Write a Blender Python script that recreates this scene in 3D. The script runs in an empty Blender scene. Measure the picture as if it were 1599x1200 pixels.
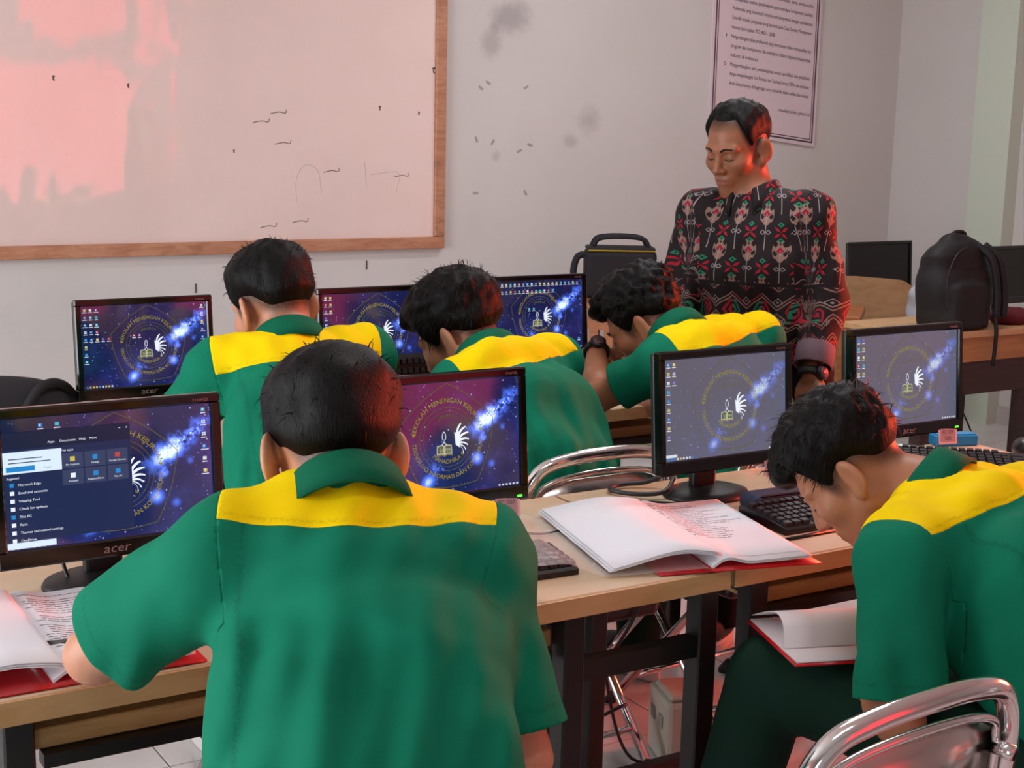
import bpy, bmesh, math, random
import numpy as np
from mathutils import Matrix, Vector
random.seed(7)
rng = np.random.default_rng(7)
scene = bpy.context.scene
COL = scene.collection

# ------------------------------------------------------------------ camera
CAM_H = 1.5
cam_data = bpy.data.cameras.new('camera')
cam_data.sensor_width = 36.0
cam_data.lens = 36.0 * 2230.0 / 1599.0
cam_data.clip_start = 0.05
cam = bpy.data.objects.new('camera', cam_data)
COL.objects.link(cam)
_r = Vector((0.8512, -0.5245, 0.0218)).normalized()
_f = Vector((0.5199, 0.8361, -0.1755)).normalized()
_u = _r.cross(_f).normalized()
_r = _f.cross(_u).normalized()
_m = Matrix.Identity(4)
for i in range(3):
    _m[i][0] = _r[i]; _m[i][1] = _u[i]; _m[i][2] = -_f[i]
_m[2][3] = CAM_H
cam.matrix_world = _m
scene.camera = cam

# ------------------------------------------------------------------ world, exposure, lights
world = bpy.data.worlds.new('world'); scene.world = world
world.use_nodes = True
world.node_tree.nodes['Background'].inputs[0].default_value = (0.75, 0.85, 1.0, 1)
world.node_tree.nodes['Background'].inputs[1].default_value = 0.3
scene.view_settings.view_transform = 'Standard'
scene.view_settings.look = 'None'
scene.view_settings.gamma = 1.0
scene.view_settings.use_curve_mapping = False
scene.view_settings.exposure = 0.0

X0, X1, Y0, Y1, ZC = -2.6, 6.2, -2.2, 5.9, 3.1      # room extents

def area(name, loc, target, sx, sy, power, color):
    d = bpy.data.lights.new(name, 'AREA')
    d.shape = 'RECTANGLE'; d.size = sx; d.size_y = sy; d.energy = power; d.color = color
    o = bpy.data.objects.new(name, d); COL.objects.link(o)
    o.location = loc
    o.rotation_euler = (Vector(target) - Vector(loc)).to_track_quat('-Z', 'Y').to_euler()
    return o
# daylight through the open door and windows of the left wall
area('daylight_left', (X0 + 0.12, 2.7, 1.25), (3.0, 3.0, 0.8), 2.6, 2.1, 128, (0.86, 0.97, 1.0))
# sun through the red curtain of the window in the right wall (the rear curtains glow by themselves)
area('curtain_right', (X1 - 0.22, 1.9, 1.40), (1.6, 2.35, 1.1), 1.2, 1.0, 44, (1.0, 0.09, 0.04)).data.spread = math.radians(62)
# added fill light at a made-up rear doorway, to brighten the floor
area('added_floor_fill', (-1.2, Y0 + 0.12, 1.0), (2.2, 2.6, 0.0), 0.9, 1.9, 12, (0.92, 0.97, 1.0))
# fluorescent ceiling lamps; the third is added to brighten the back wall
for _x, _y, _p in ((1.2, 0.6, 7), (2.5, 2.7, 23), (3.9, 4.4, 22)):
    area('ceiling_tube_light', (_x, _y, ZC - 0.16), (_x, _y, 0), 1.2, 0.25, _p, (0.95, 0.97, 1.0))

# ------------------------------------------------------------------ helpers: objects
def lin(h):
    h = h.lstrip('#')
    c = [int(h[i:i+2], 16) / 255 for i in (0, 2, 4)]
    return tuple(x / 12.92 if x <= 0.04045 else ((x + 0.055) / 1.055) ** 2.4 for x in c) + (1.0,)

def thing(name, label, cat, loc=(0, 0, 0), rz=0.0, group=None):
    o = bpy.data.objects.new(name, None); COL.objects.link(o)
    o.empty_display_size = 0.05
    o.location = loc; o.rotation_euler = (0, 0, rz)
    return tag(o, label, cat, group)

def tag(o, label=None, cat=None, group=None, kind=None):
    if label: o['label'] = label
    if cat: o['category'] = cat
    if group: o['group'] = group
    if kind: o['kind'] = kind
    return o

def link(name, me, parent=None, loc=None, rot=None):
    o = bpy.data.objects.new(name, me); COL.objects.link(o)
    if parent is not None: o.parent = parent
    if loc is not None: o.location = loc
    if rot is not None: o.rotation_euler = rot
    return o

class MB:
    """collects simple shapes into one mesh"""
    def __init__(s): s.v = []; s.f = []; s.m = []; s.n = 0; s.sm = []
    def add(s, v, f, mi=0, smooth=False):
        v = np.asarray(v, float).reshape(-1, 3)
        s.v.append(v)
        s.f += [[i + s.n for i in q] for q in f]
        s.m += [mi] * len(f); s.sm += [smooth] * len(f)
        s.n += len(v); return s
    def box(s, c, d, mi=0, bev=0.0, rz=0.0, rx=0.0, ry=0.0, seg=1):
        v, f = rbox(d[0], d[1], d[2], bev, seg)
        v = np.array(v)
        if rx or ry or rz:
            R = np.array(Matrix.Rotation(rz, 3, 'Z') @ Matrix.Rotation(ry, 3, 'Y') @ Matrix.Rotation(rx, 3, 'X'))
            v = v @ R.T
        return s.add(v + np.array(c), f, mi)
    def tube(s, pts, r, n=8, mi=0, cap=True, closed=False):
        v, f = tube(pts, r, n, cap, closed)
        return s.add(v, f, mi, True)
    def lathe(s, prof, n=24, c=(0, 0, 0), mi=0, sx=1, sy=1):
        v = []; f = []
        for r, z in prof:
            for k in range(n):
                a = 2 * math.pi * k / n
                v.append((c[0] + r * sx * math.cos(a), c[1] + r * sy * math.sin(a), c[2] + z))
        for i in range(len(prof) - 1):
            for k in range(n):
                f.append([i*n+k, i*n+(k+1) % n, (i+1)*n+(k+1) % n, (i+1)*n+k])
        f.append(list(range(n))[::-1]); f.append([(len(prof)-1)*n+k for k in range(n)])
        return s.add(v, f, mi, True)
    def prism(s, poly, y0, y1, mi=0):
        """polygon in x,z extruded along y"""
        n = len(poly)
        v = [(x, y0, z) for x, z in poly] + [(x, y1, z) for x, z in poly]
        f = [list(range(n)), list(range(2*n-1, n-1, -1))]
        for k in range(n): f.append([k, k+n, (k+1) % n + n, (k+1) % n])
        return s.add(v, f, mi)
    def mesh(s, name, mats):
        me = bpy.data.meshes.new(name)
        v = np.concatenate(s.v) if s.v else np.zeros((0, 3))
        me.from_pydata(v.tolist(), [], s.f)
        for m in (mats if isinstance(mats, (list, tuple)) else [mats]): me.materials.append(m)
        me.polygons.foreach_set('material_index', s.m)
        me.polygons.foreach_set('use_smooth', s.sm)
        bm = bmesh.new(); bm.from_mesh(me)
        bmesh.ops.recalc_face_normals(bm, faces=bm.faces); bm.to_mesh(me); bm.free()
        return me
    def obj(s, name, mats, parent=None, loc=None, rot=None):
        return link(name, s.mesh(name, mats), parent, loc, rot)

_rb = {}
def rbox(sx, sy, sz, bev=0.0, seg=1):
    k = (round(sx, 5), round(sy, 5), round(sz, 5), round(bev, 5), seg)
    if k not in _rb:
        bm = bmesh.new(); bmesh.ops.create_cube(bm, size=1)
        bmesh.ops.scale(bm, vec=(sx, sy, sz), verts=bm.verts)
        if bev > 0:
            bmesh.ops.bevel(bm, geom=bm.edges[:], offset=min(bev, 0.49*min(sx, sy, sz)), segments=seg, profile=0.5, affect='EDGES')
        bm.verts.index_update()
        _rb[k] = ([tuple(v.co) for v in bm.verts], [[v.index for v in f.verts] for f in bm.faces])
        bm.free()
    return _rb[k]

def smooth_path(pts, n=8, closed=False):
    p = np.array(pts, float)
    if closed: q = np.vstack([p[-1], p, p[0], p[1]])
    else: q = np.vstack([2*p[0]-p[1], p, 2*p[-1]-p[-2]])
    out = []
    for i in range(1, len(q) - 2):
        for t in np.linspace(0, 1, n, endpoint=False):
            a, b, c, d = q[i-1], q[i], q[i+1], q[i+2]
            out.append(0.5*((2*b)+(-a+c)*t+(2*a-5*b+4*c-d)*t*t+(-a+3*b-3*c+d)*t**3))
    if not closed: out.append(q[-2])
    return np.array(out)

def tube(pts, r, n=8, cap=True, closed=False):
    p = np.array(pts, float); m = len(p)
    rr = np.broadcast_to(np.asarray(r, float), (m,))
    T = np.roll(p, -1, 0) - np.roll(p, 1, 0) if closed else np.gradient(p, axis=0)
    T /= np.linalg.norm(T, axis=1)[:, None] + 1e-12
    up = np.array([0, 0, 1.0]) if abs(T[0][2]) < 0.9 else np.array([1.0, 0, 0])
    N = np.cross(up, T[0]); N /= np.linalg.norm(N)
    v = []
    for i in range(m):
        N = N - T[i] * np.dot(N, T[i]); N /= np.linalg.norm(N) + 1e-12
        B = np.cross(T[i], N)
        for k in range(n):
            a = 2*math.pi*k/n
            v.append(p[i] + rr[i]*(math.cos(a)*N + math.sin(a)*B))
    f = []
    for i in range(m if closed else m-1):
        j = (i+1) % m
        for k in range(n): f.append([i*n+k, i*n+(k+1) % n, j*n+(k+1) % n, j*n+k])
    if cap and not closed:
        f.append(list(range(n))[::-1]); f.append([(m-1)*n+k for k in range(n)])
    return np.array(v), f

# ------------------------------------------------------------------ helpers: materials
class E:
    """a shader socket with arithmetic"""
    def __init__(s, nt, so): s.nt = nt; s.s = so
    def _m(s, op, *a, clamp=False):
        n = s.nt.nodes.new('ShaderNodeMath'); n.operation = op; n.use_clamp = clamp
        for i, x in enumerate((s,) + a):
            if isinstance(x, E): s.nt.links.new(x.s, n.inputs[i])
            else: n.inputs[i].default_value = x
        return E(s.nt, n.outputs[0])
    def __add__(s, o): return s._m('ADD', o)
    __radd__ = __add__
    def __sub__(s, o): return s._m('SUBTRACT', o)
    def __rsub__(s, o): return (s * -1.0) + o
    def __mul__(s, o): return s._m('MULTIPLY', o)
    __rmul__ = __mul__
    def __truediv__(s, o): return s._m('DIVIDE', o)
    def abs(s): return s._m('ABSOLUTE')
    def pow(s, o): return s._m('POWER', o)
    def exp(s): return s._m('EXPONENT')
    def min(s, o): return s._m('MINIMUM', o)
    def max(s, o): return s._m('MAXIMUM', o)
    def lt(s, o): return s._m('LESS_THAN', o)
    def gt(s, o): return s._m('GREATER_THAN', o)
    def sqrt(s): return s._m('SQRT')
    def sin(s): return s._m('SINE')
    def floor(s): return s._m('FLOOR')
    def fmod(s, o): return s._m('FLOORED_MODULO', o)
    def clamp(s): return s._m('ADD', 0.0, clamp=True)
    def ss(s, a, b):
        n = s.nt.nodes.new('ShaderNodeMapRange'); n.interpolation_type = 'SMOOTHSTEP'
        s.nt.links.new(s.s, n.inputs[0]); n.inputs[1].default_value = a; n.inputs[2].default_value = b
        return E(s.nt, n.outputs[0])

class Mat:
    def __init__(s, name, base='#808080', rough=0.6, metal=0.0, spec=0.5, coat=0.0, alpha=None, trans=0.0):
        s.m = bpy.data.materials.new(name); s.m.use_nodes = True
        s.nt = s.m.node_tree; s.b = s.nt.nodes['Principled BSDF']
        s.base = lin(base) if isinstance(base, str) else tuple(base) + (1.0,)
        s.b.inputs['Base Color'].default_value = s.base
        s.b.inputs['Roughness'].default_value = rough
        s.b.inputs['Metallic'].default_value = metal
        s.b.inputs['Specular IOR Level'].default_value = spec
        s.b.inputs['Coat Weight'].default_value = coat
        s.b.inputs['Transmission Weight'].default_value = trans
        if alpha is not None: s.b.inputs['Alpha'].default_value = alpha
    def node(s, t, **kw):
        n = s.nt.nodes.new(t)
        for k, v in kw.items(): setattr(n, k, v)
        return n
    def coord(s, kind='Object'):
        n = s.node('ShaderNodeTexCoord'); return n.outputs[kind]
    def xyz(s, kind='Object'):
        n = s.node('ShaderNodeSeparateXYZ'); s.nt.links.new(s.coord(kind), n.inputs[0])
        return [E(s.nt, o) for o in n.outputs]
    def attr(s, name):
        n = s.node('ShaderNodeAttribute'); n.attribute_name = name
        return n
    def noise(s, scale, detail=4, rough=0.55, kind='Object', vec=None, dist=0.0, stretch=None):
        n = s.node('ShaderNodeTexNoise')
        n.inputs['Scale'].default_value = scale; n.inputs['Detail'].default_value = detail
        n.inputs['Roughness'].default_value = rough; n.inputs['Distortion'].default_value = dist
        v = vec if vec is not None else s.coord(kind)
        if stretch:
            mp = s.node('ShaderNodeMapping'); mp.inputs['Scale'].default_value = stretch
            s.nt.links.new(v, mp.inputs[0]); v = mp.outputs[0]
        s.nt.links.new(v, n.inputs['Vector'])
        return E(s.nt, n.outputs[0])
    def voro(s, scale, kind='Object', vec=None):
        n = s.node('ShaderNodeTexVoronoi'); n.inputs['Scale'].default_value = scale
        s.nt.links.new(vec if vec is not None else s.coord(kind), n.inputs['Vector'])
        return E(s.nt, n.outputs['Distance']), n.outputs['Color']
    def mix(s, fac, a, b):
        n = s.node('ShaderNodeMix'); n.data_type = 'RGBA'
        for x, i in ((fac, 0), (a, 6), (b, 7)):
            if isinstance(x, E): s.nt.links.new(x.s, n.inputs[i])
            elif isinstance(x, bpy.types.NodeSocket): s.nt.links.new(x, n.inputs[i])
            elif isinstance(x, str): n.inputs[i].default_value = lin(x)
            else: n.inputs[i].default_value = x
        return n.outputs[2]
    def color(s, so): s.nt.links.new(so, s.b.inputs['Base Color']); return s
    def emit(s, so, k=1.0):
        if isinstance(so, str): s.b.inputs['Emission Color'].default_value = lin(so)
        else: s.nt.links.new(so, s.b.inputs['Emission Color'])
        s.b.inputs['Emission Strength'].default_value = k; return s
    def bump(s, e, strength=0.3, dist=0.01):
        n = s.node('ShaderNodeBump'); n.inputs['Strength'].default_value = strength
        n.inputs['Distance'].default_value = dist
        s.nt.links.new(e.s, n.inputs['Height']); s.nt.links.new(n.outputs[0], s.b.inputs['Normal']); return s

def plain(name, base, rough=0.6, **k): return Mat(name, base, rough, **k).m

# text -> mesh (verts in x,y ; flat)
_tx = {}
def text2d(s, size=1.0, align='CENTER'):
    k = (s, align)
    if k not in _tx:
        c = bpy.data.curves.new('t', 'FONT'); c.body = s; c.size = 1.0; c.align_x = align
        c.resolution_u = 2; c.fill_mode = 'FRONT'
        o = bpy.data.objects.new('t', c)
        me = bpy.data.meshes.new_from_object(o)
        v = np.array([tuple(q.co) for q in me.vertices]).reshape(-1, 3)
        f = [list(p.vertices) for p in me.polygons]
        bpy.data.objects.remove(o); bpy.data.meshes.remove(me); bpy.data.curves.remove(c)
        _tx[k] = (v, f)
    v, f = _tx[k]
    return v[:, :2] * size, f

# ------------------------------------------------------------------ implicit surfaces (people, bags)
def rcone(P, a, b, ra, rb):
    a = np.asarray(a, np.float32); b = np.asarray(b, np.float32)
    ba = b - a; L = float(ba @ ba) + 1e-9
    pa = P - a
    t = np.clip(pa @ ba / L, 0, 1)
    q = pa - t[:, None] * ba
    return np.sqrt((q*q).sum(1)) - (ra + (rb - ra) * t)
def ellip(P, c, rad, R=None):
    q = P - np.asarray(c, np.float32)
    if R is not None: q = q @ np.asarray(R, np.float32).T
    rad = np.asarray(rad, np.float32)
    q1 = q / rad; k0 = np.sqrt((q1*q1).sum(1)) + 1e-6
    q2 = q1 / rad; k1 = np.sqrt((q2*q2).sum(1)) + 1e-6
    return k0 * (k0 - 1) / k1
def smin(a, b, k):
    h = np.maximum(k - np.abs(a - b), 0) / k
    return np.minimum(a, b) - h*h*k*0.25
def smax(a, b, k): return -smin(-a, -b, k)
def loft(P, st, ex=2.4):
    """st: list of (centre, lateral axis, depth axis, half width, half depth)"""
    best = None
    for (c0, l0, d0, A0, B0), (c1, l1, d1, A1, B1) in zip(st[:-1], st[1:]):
        c0 = np.asarray(c0, np.float32); c1 = np.asarray(c1, np.float32)
        ba = c1 - c0; L2 = float(ba @ ba)
        pa = P - c0
        tr = pa @ ba / L2
        t = np.clip(tr, 0, 1)
        q = pa - t[:, None] * ba
        l0 = np.asarray(l0, np.float32); l1 = np.asarray(l1, np.float32)
        d0 = np.asarray(d0, np.float32); d1 = np.asarray(d1, np.float32)
        la = l0 + t[:, None] * (l1 - l0); da = d0 + t[:, None] * (d1 - d0)
        a = np.abs((q * la).sum(1)); b = np.abs((q * da).sum(1))
        w = np.abs(tr - t) * math.sqrt(L2)
        A = A0 + (A1 - A0) * t; B = B0 + (B1 - B0) * t
        k = ((a/A)**ex + (b/B)**ex + (w/np.minimum(A, B))**ex) ** (1/ex)
        d = (k - 1) * np.minimum(A, B)
        best = d if best is None else smin(best, d, 0.02)
    return best

def axis_grid(lo, hi, h, fine=()):
    """non-uniform samples: step h, finer inside the given (a, b, step) spans"""
    x = [lo]
    while x[-1] < hi:
        st = h
        for a, b, s in fine:
            if a - h <= x[-1] <= b: st = min(st, s)
        x.append(x[-1] + st)
    return np.array(x, np.float32)

def surface_net(fn, gx, gy, gz):
    """dual mesh of fn = 0 on a tensor grid, evaluated only near the surface"""
    nx, ny, nz = len(gx), len(gy), len(gz)
    S = 4
    ix = np.arange(0, nx, S); iy = np.arange(0, ny, S); iz = np.arange(0, nz, S)
    C = np.stack(np.meshgrid(gx[np.minimum(ix+2, nx-1)], gy[np.minimum(iy+2, ny-1)], gz[np.minimum(iz+2, nz-1)], indexing='ij'), -1).reshape(-1, 3)
    dc = fn(C).reshape(len(ix), len(iy), len(iz))
    def span(g, i): return g[np.minimum(i + S, len(g)-1)] - g[i]
    bx, by, bz = span(gx, ix), span(gy, iy), span(gz, iz)
    R = np.sqrt(bx[:, None, None]**2 + by[None, :, None]**2 + bz[None, None, :]**2) * 0.5 * 1.35 + 0.006
    act = np.abs(dc) < R
    D = np.repeat(np.repeat(np.repeat(np.where(dc < 0, -1.0, 1.0).astype(np.float32), S, 0), S, 1), S, 2)[:nx, :ny, :nz].copy()
    A = np.repeat(np.repeat(np.repeat(act, S, 0), S, 1), S, 2)[:nx, :ny, :nz]
    I = np.argwhere(A)
    P = np.stack([gx[I[:, 0]], gy[I[:, 1]], gz[I[:, 2]]], 1)
    val = np.empty(len(P), np.float32)
    for s in range(0, len(P), 400000): val[s:s+400000] = fn(P[s:s+400000])
    D[I[:, 0], I[:, 1], I[:, 2]] = val
    sg = D < 0
    c = [sg[a:nx-1+a, b:ny-1+b, d:nz-1+d] for a in (0, 1) for b in (0, 1) for d in (0, 1)]
    tot = sum(q.astype(np.int8) for q in c)
    cell = np.argwhere((tot > 0) & (tot < 8))
    idx = -np.ones((nx-1, ny-1, nz-1), np.int64)
    idx[cell[:, 0], cell[:, 1], cell[:, 2]] = np.arange(len(cell))
    acc = np.zeros((len(cell), 3)); cnt = np.zeros(len(cell))
    G = (gx, gy, gz)
    corners = [(a, b, d) for a in (0, 1) for b in (0, 1) for d in (0, 1)]
    for a in corners:
        for k in range(3):
            if a[k]: continue
            b = list(a); b[k] = 1
            ia = cell + np.array(a); ib = cell + np.array(b)
            va = D[ia[:, 0], ia[:, 1], ia[:, 2]]; vb = D[ib[:, 0], ib[:, 1], ib[:, 2]]
            m = (va < 0) != (vb < 0)
            t = va[m] / (va[m] - vb[m])
            p = np.empty((m.sum(), 3))
            for q in range(3):
                xa = G[q][ia[m, q]]; xb = G[q][ib[m, q]]
                p[:, q] = xa + (xb - xa) * t
            acc[m] += p; cnt[m] += 1
    V = acc / cnt[:, None]
    F = []
    for k in range(3):
        a = [slice(None)]*3; b = [slice(None)]*3
        a[k] = slice(0, -1); b[k] = slice(1, None)
        s0 = sg[tuple(a)]; s1 = sg[tuple(b)]
        e = np.argwhere(s0 != s1)
        u, v = [(1, 2), (2, 0), (0, 1)][k]
        ok = (e[:, u] > 0) & (e[:, v] > 0) & (e[:, u] < (nx, ny, nz)[u]-1) & (e[:, v] < (nx, ny, nz)[v]-1)
        e = e[ok]
        def cid(du, dv):
            j = e.copy(); j[:, u] += du; j[:, v] += dv
            return idx[j[:, 0], j[:, 1], j[:, 2]]
        q = np.stack([cid(-1, -1), cid(0, -1), cid(0, 0), cid(-1, 0)], 1)
        flip = s1[e[:, 0], e[:, 1], e[:, 2]]
        q[flip] = q[flip][:, ::-1]
        F.append(q)
    F = np.concatenate(F)
    return V, F[(F >= 0).all(1)]

def relax(V, F, it=2, lam=0.5):
    e = np.concatenate([F[:, [0, 1]], F[:, [1, 2]], F[:, [2, 3]], F[:, [3, 0]]])
    e = np.concatenate([e, e[:, ::-1]])
    n = np.bincount(e[:, 0], minlength=len(V))[:, None] + 1e-9
    for _ in range(it):
        s = np.stack([np.bincount(e[:, 0], V[e[:, 1], k], len(V)) for k in range(3)], 1)
        V = V + lam * (s / n - V)
    return V

def tri(F): return np.concatenate([F[:, [0, 1, 2]], F[:, [0, 2, 3]]])

def cut(V, T, val):
    """split a triangle mesh along val = 0; returns the (positive, negative) pieces"""
    val = np.where(np.abs(val) < 1e-6, 1e-6, val)
    s = val > 0
    ns = s[T].sum(1)
    out = {True: [T[ns == 3]], False: [T[ns == 0]]}
    M = T[(ns == 1) | (ns == 2)]
    newv = {}; add = []
    n0 = len(V)
    def mid(a, b):
        k = (a, b) if a < b else (b, a)
        if k not in newv:
            t = val[a] / (val[a] - val[b])
            newv[k] = n0 + len(add); add.append(V[a] + (V[b] - V[a]) * t)
        return newv[k]
    for t in M:
        for r in range(3):
            a, b, c = int(t[r]), int(t[(r+1) % 3]), int(t[(r+2) % 3])
            if s[a] != s[b] and s[a] != s[c]:
                ab, ac = mid(a, b), mid(a, c)
                out[bool(s[a])].append(np.array([[a, ab, ac]]))
                out[not bool(s[a])].append(np.array([[ab, b, c], [ab, c, ac]]))
                break
    VV = np.vstack([V, np.array(add)]) if add else V
    res = []
    for k in (True, False):
        TT = np.concatenate(out[k]) if out[k] else np.zeros((0, 3), int)
        u, inv = np.unique(TT, return_inverse=True)
        res.append((VV[u], inv.reshape(-1, 3)))
    return res

def np_mesh(name, V, F, mat, attrs=None, smooth=True):
    me = bpy.data.meshes.new(name)
    F = np.asarray(F)
    k = F.shape[1]
    me.vertices.add(len(V)); me.vertices.foreach_set('co', np.asarray(V, np.float32).ravel())
    me.loops.add(F.size); me.loops.foreach_set('vertex_index', F.ravel().astype(np.int32))
    me.polygons.add(len(F))
    me.polygons.foreach_set('loop_start', np.arange(0, F.size, k, dtype=np.int32))
    me.polygons.foreach_set('loop_total', np.full(len(F), k, np.int32))
    for m in (mat if isinstance(mat, (list, tuple)) else [mat]): me.materials.append(m)
    me.update(calc_edges=True)
    if smooth: me.polygons.foreach_set('use_smooth', np.ones(len(F), bool))
    for n, a in (attrs or {}).items():
        a = np.asarray(a, np.float32)
        if a.ndim == 1:
            t = me.attributes.new(n, 'FLOAT', 'POINT'); t.data.foreach_set('value', a)
        else:
            t = me.attributes.new(n, 'FLOAT_VECTOR', 'POINT'); t.data.foreach_set('vector', a.ravel())
    return me

# ------------------------------------------------------------------ materials
def wood(name, a, b, scale=6, rough=0.45, stretch=(1, 8, 8), dirt=0.0):
    m = Mat(name, a, rough)
    n = m.noise(scale, 5, 0.6, stretch=stretch, dist=0.6)
    c = m.mix(n.ss(0.3, 0.75), a, b)
    if dirt:
        d = m.noise(9, 5, 0.65).ss(0.58, 0.72) * dirt
        c = m.mix(d, c, '#6d5138')
    m.color(c).bump(n, 0.08, 0.002)
    return m.m
DESK_TOP = wood('laminate_desk_top', '#d3bd9f', '#c6ac89', 2.2, 0.34, (1, 2.5, 2.5), 0.3)
DESK_EDGE = wood('laminate_edge_band', '#c9a575', '#b98f5a', 4, 0.5, (1, 4, 4), 0.3)
SHELF = wood('shelf_board', '#c9a06a', '#a87c4a', 5, 0.55, (1, 6, 6), 0.3)
BLACK_STEEL = plain('black_painted_steel', '#0d0c0d', 0.45)
CHROME = Mat('chrome', '#dadada', 0.13, 1.0)
CHROME.m.node_tree.nodes['Principled BSDF'].inputs['Base Color'].default_value = (0.78, 0.78, 0.78, 1)
CHROME = CHROME.m
RUBBER = plain('black_rubber', '#101012', 0.7)
VINYL = plain('black_vinyl', '#0f1013', 0.38)
DARKWOOD = wood('dark_brown_wood', '#2a1712', '#3a211a', 6, 0.5)
ORANGEWOOD = wood('varnished_orange_wood', '#b06a35', '#8f4f24', 6, 0.4, (1, 5, 5))
FRAMEWOOD = wood('whiteboard_frame_wood', '#c08b6d', '#a56e50', 5, 0.5, (2, 9, 9), 0.35)
PANEL = wood('tan_panel', '#cfa679', '#bb9165', 4, 0.5, (1, 5, 5), 0.2)

# ------------------------------------------------------------------ the room
def wall_mat(name, base, blobs=(), axis=0):
    m = Mat(name, base, 0.72, spec=0.35)
    c = m.mix(m.noise(1.3, 5, 0.6).ss(0.3, 0.8) * 0.25, base, '#b9b3ad')
    xyz = m.xyz()
    for (bx, bz, rx, rz, k, colr) in blobs:
        u = (xyz[axis] - bx) / rx; v = (xyz[2] - bz) / rz
        d = (u*u + v*v).sqrt() + (m.noise(9, 4, 0.7) - 0.5) * 1.3
        c = m.mix(d.ss(1.15, 0.25) * k, c, colr)
    m.color(c)
    m.bump(m.noise(60, 3), 0.06, 0.004)
    return m.m
SM = '#8b8585'
blobs = [(3.62, 2.02, 0.13, 0.10, 0.55, SM), (3.52, 1.90, 0.07, 0.09, 0.45, SM), (4.08, 1.55, 0.09, 0.08, 0.4, SM),
         (3.98, 1.45, 0.05, 0.04, 0.35, SM), (3.55, 1.37, 0.03, 0.03, 0.3, SM), (1.6, 0.72, 0.5, 0.2, 0.18, '#a9b3b0')]
def slab(name, lo, hi, mat, kind='structure'):
    c = [(a+b)/2 for a, b in zip(lo, hi)]; d = [b-a for a, b in zip(lo, hi)]
    o = MB().box((0, 0, 0), d).obj(name, mat, None, c)
    if kind: o['kind'] = kind
    return o
WALLB = wall_mat('painted_wall_back', '#cfcbc8', [(b[0] - (X0+X1)/2, b[1] - ZC/2) + b[2:] for b in blobs])
WALLR = wall_mat('painted_wall_side', '#cbc6c3')
slab('wall_back', (X0, Y1, 0), (X1, Y1 + 0.12, ZC), WALLB)
slab('wall_right', (X1, Y0, 0), (X1 + 0.12, Y1 + 0.12, ZC), WALLR)
slab('wall_left', (X0 - 0.12, Y0, 0), (X0, Y1 + 0.12, ZC), WALLR)
slab('wall_rear', (X0, Y0 - 0.12, 0), (X1, Y0, ZC), WALLR)
slab('ceiling', (X0, Y0, ZC), (X1, Y1, ZC + 0.1), plain('ceiling_paint', '#d9d6d2', 0.8))
GROUT = plain('tile_grout', '#a39d99', 0.8)
floor = slab('floor', (X0, Y0, -0.1), (X1, Y1, -0.004), GROUT)
tm = Mat('glazed_white_tile', '#d3d0cf', 0.16, spec=0.5)
tm.color(tm.mix(tm.noise(5, 4).ss(0.3, 0.8) * 0.35, '#d6d3d2', '#bdb8b6'))
tile_me = MB().box((0, 0, -0.004), (0.396, 0.396, 0.008), bev=0.0012).mesh('tile', tm.m)
for i in range(16):
    for j in range(14):
        t = link('tile', tile_me, floor, (0.0 + 0.4*i + 0.0 - (X0+X1)/2, 0.52 + 0.4*j - (Y0+Y1)/2 - 0.02, 0.052))
# narrow pale pilaster on the right wall and skirting
slab('trim_1', (X1 - 0.09, 5.02, 0), (X1, 5.26, ZC), plain('pale_green_paint', '#c3cdbd', 0.6))
slab('baseboard_back', (X0, Y1 - 0.012, 0), (X1, Y1, 0.1), plain('skirting_tile', '#b5aeab', 0.3))
slab('baseboard_right', (X1 - 0.012, Y0, 0), (X1, Y1 - 0.012, 0.1), bpy.data.materials['skirting_tile'])

# windows (behind and beside the camera; they light the room and show in reflections)
FRAME_W = plain('white_window_frame', '#d8d8d8', 0.4)
DAYPANE = Mat('daylight_pane', '#ffffff', 0.2).emit('#e4f1ff', 1.6).m
def red_curtain_mat(k):
    m = Mat('backlit_red_curtain', '#a3121a', 0.8)
    w = m.noise(3.0, 3, 0.5, stretch=(5, 5, 0.4))
    m.emit(m.mix(w.ss(0.3, 0.7), '#ff3340', '#ff6a70'), k)
    return m.m
RED1 = red_curtain_mat(1.3)
RED2 = red_curtain_mat(1.3)
def window(name, origin, rz, w, h, pane_mat, curtain=False):
    """window in a wall: origin = lower middle, local -y points into the room"""
    fr = MB()
    for x in (-w/2, 0, w/2): fr.box((x, -0.03, h/2), (0.06, 0.06, h + 0.06))
    for z in (0, h*0.78, h): fr.box((0, -0.03, z), (w, 0.055, 0.06))
    o = fr.obj(name, FRAME_W, None, origin, (0, 0, rz)); o['kind'] = 'structure'
    if not curtain:
        for s in (-1, 1):
            MB().box((s*w/4, -0.012, h/2), (w/2 - 0.06, 0.006, h)).obj('pane', pane_mat, o)
    else:
        for s in (-1, 1):
            n = 60; v = []; f = []
            for k in range(n+1):
                x = s*w/4 + (k/n - 0.5) * (w/2 - 0.03)
                y = -0.10 + 0.022*math.sin(k*0.9 + s) + 0.01*math.sin(k*0.37)
                v += [(x, y, 0.0), (x, y, h + 0.08)]
            for k in range(n): f.append([2*k, 2*k+2, 2*k+3, 2*k+1])
            MB().add(v, f, 0, True).obj('curtain', pane_mat, o)
window('window_1', (X0, 2.7, 0.15), math.pi/2, 2.6, 2.15, DAYPANE)
window('window_2', (3.35, Y0, 0.32), math.pi, 2.0, 1.65, RED1, True)
window('window_3', (3.9, Y0, 2.25), math.pi, 1.2, 0.5, RED1, True)
window('window_4', (X1, 1.9, 0.85), -math.pi/2, 1.2, 1.1, RED2, True)
dr = MB(); dr.box((-0.5, -0.03, 1.02), (0.07, 0.06, 2.04)).box((0.5, -0.03, 1.02), (0.07, 0.06, 2.04)).box((0, -0.03, 2.07), (1.07, 0.06, 0.07))
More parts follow.
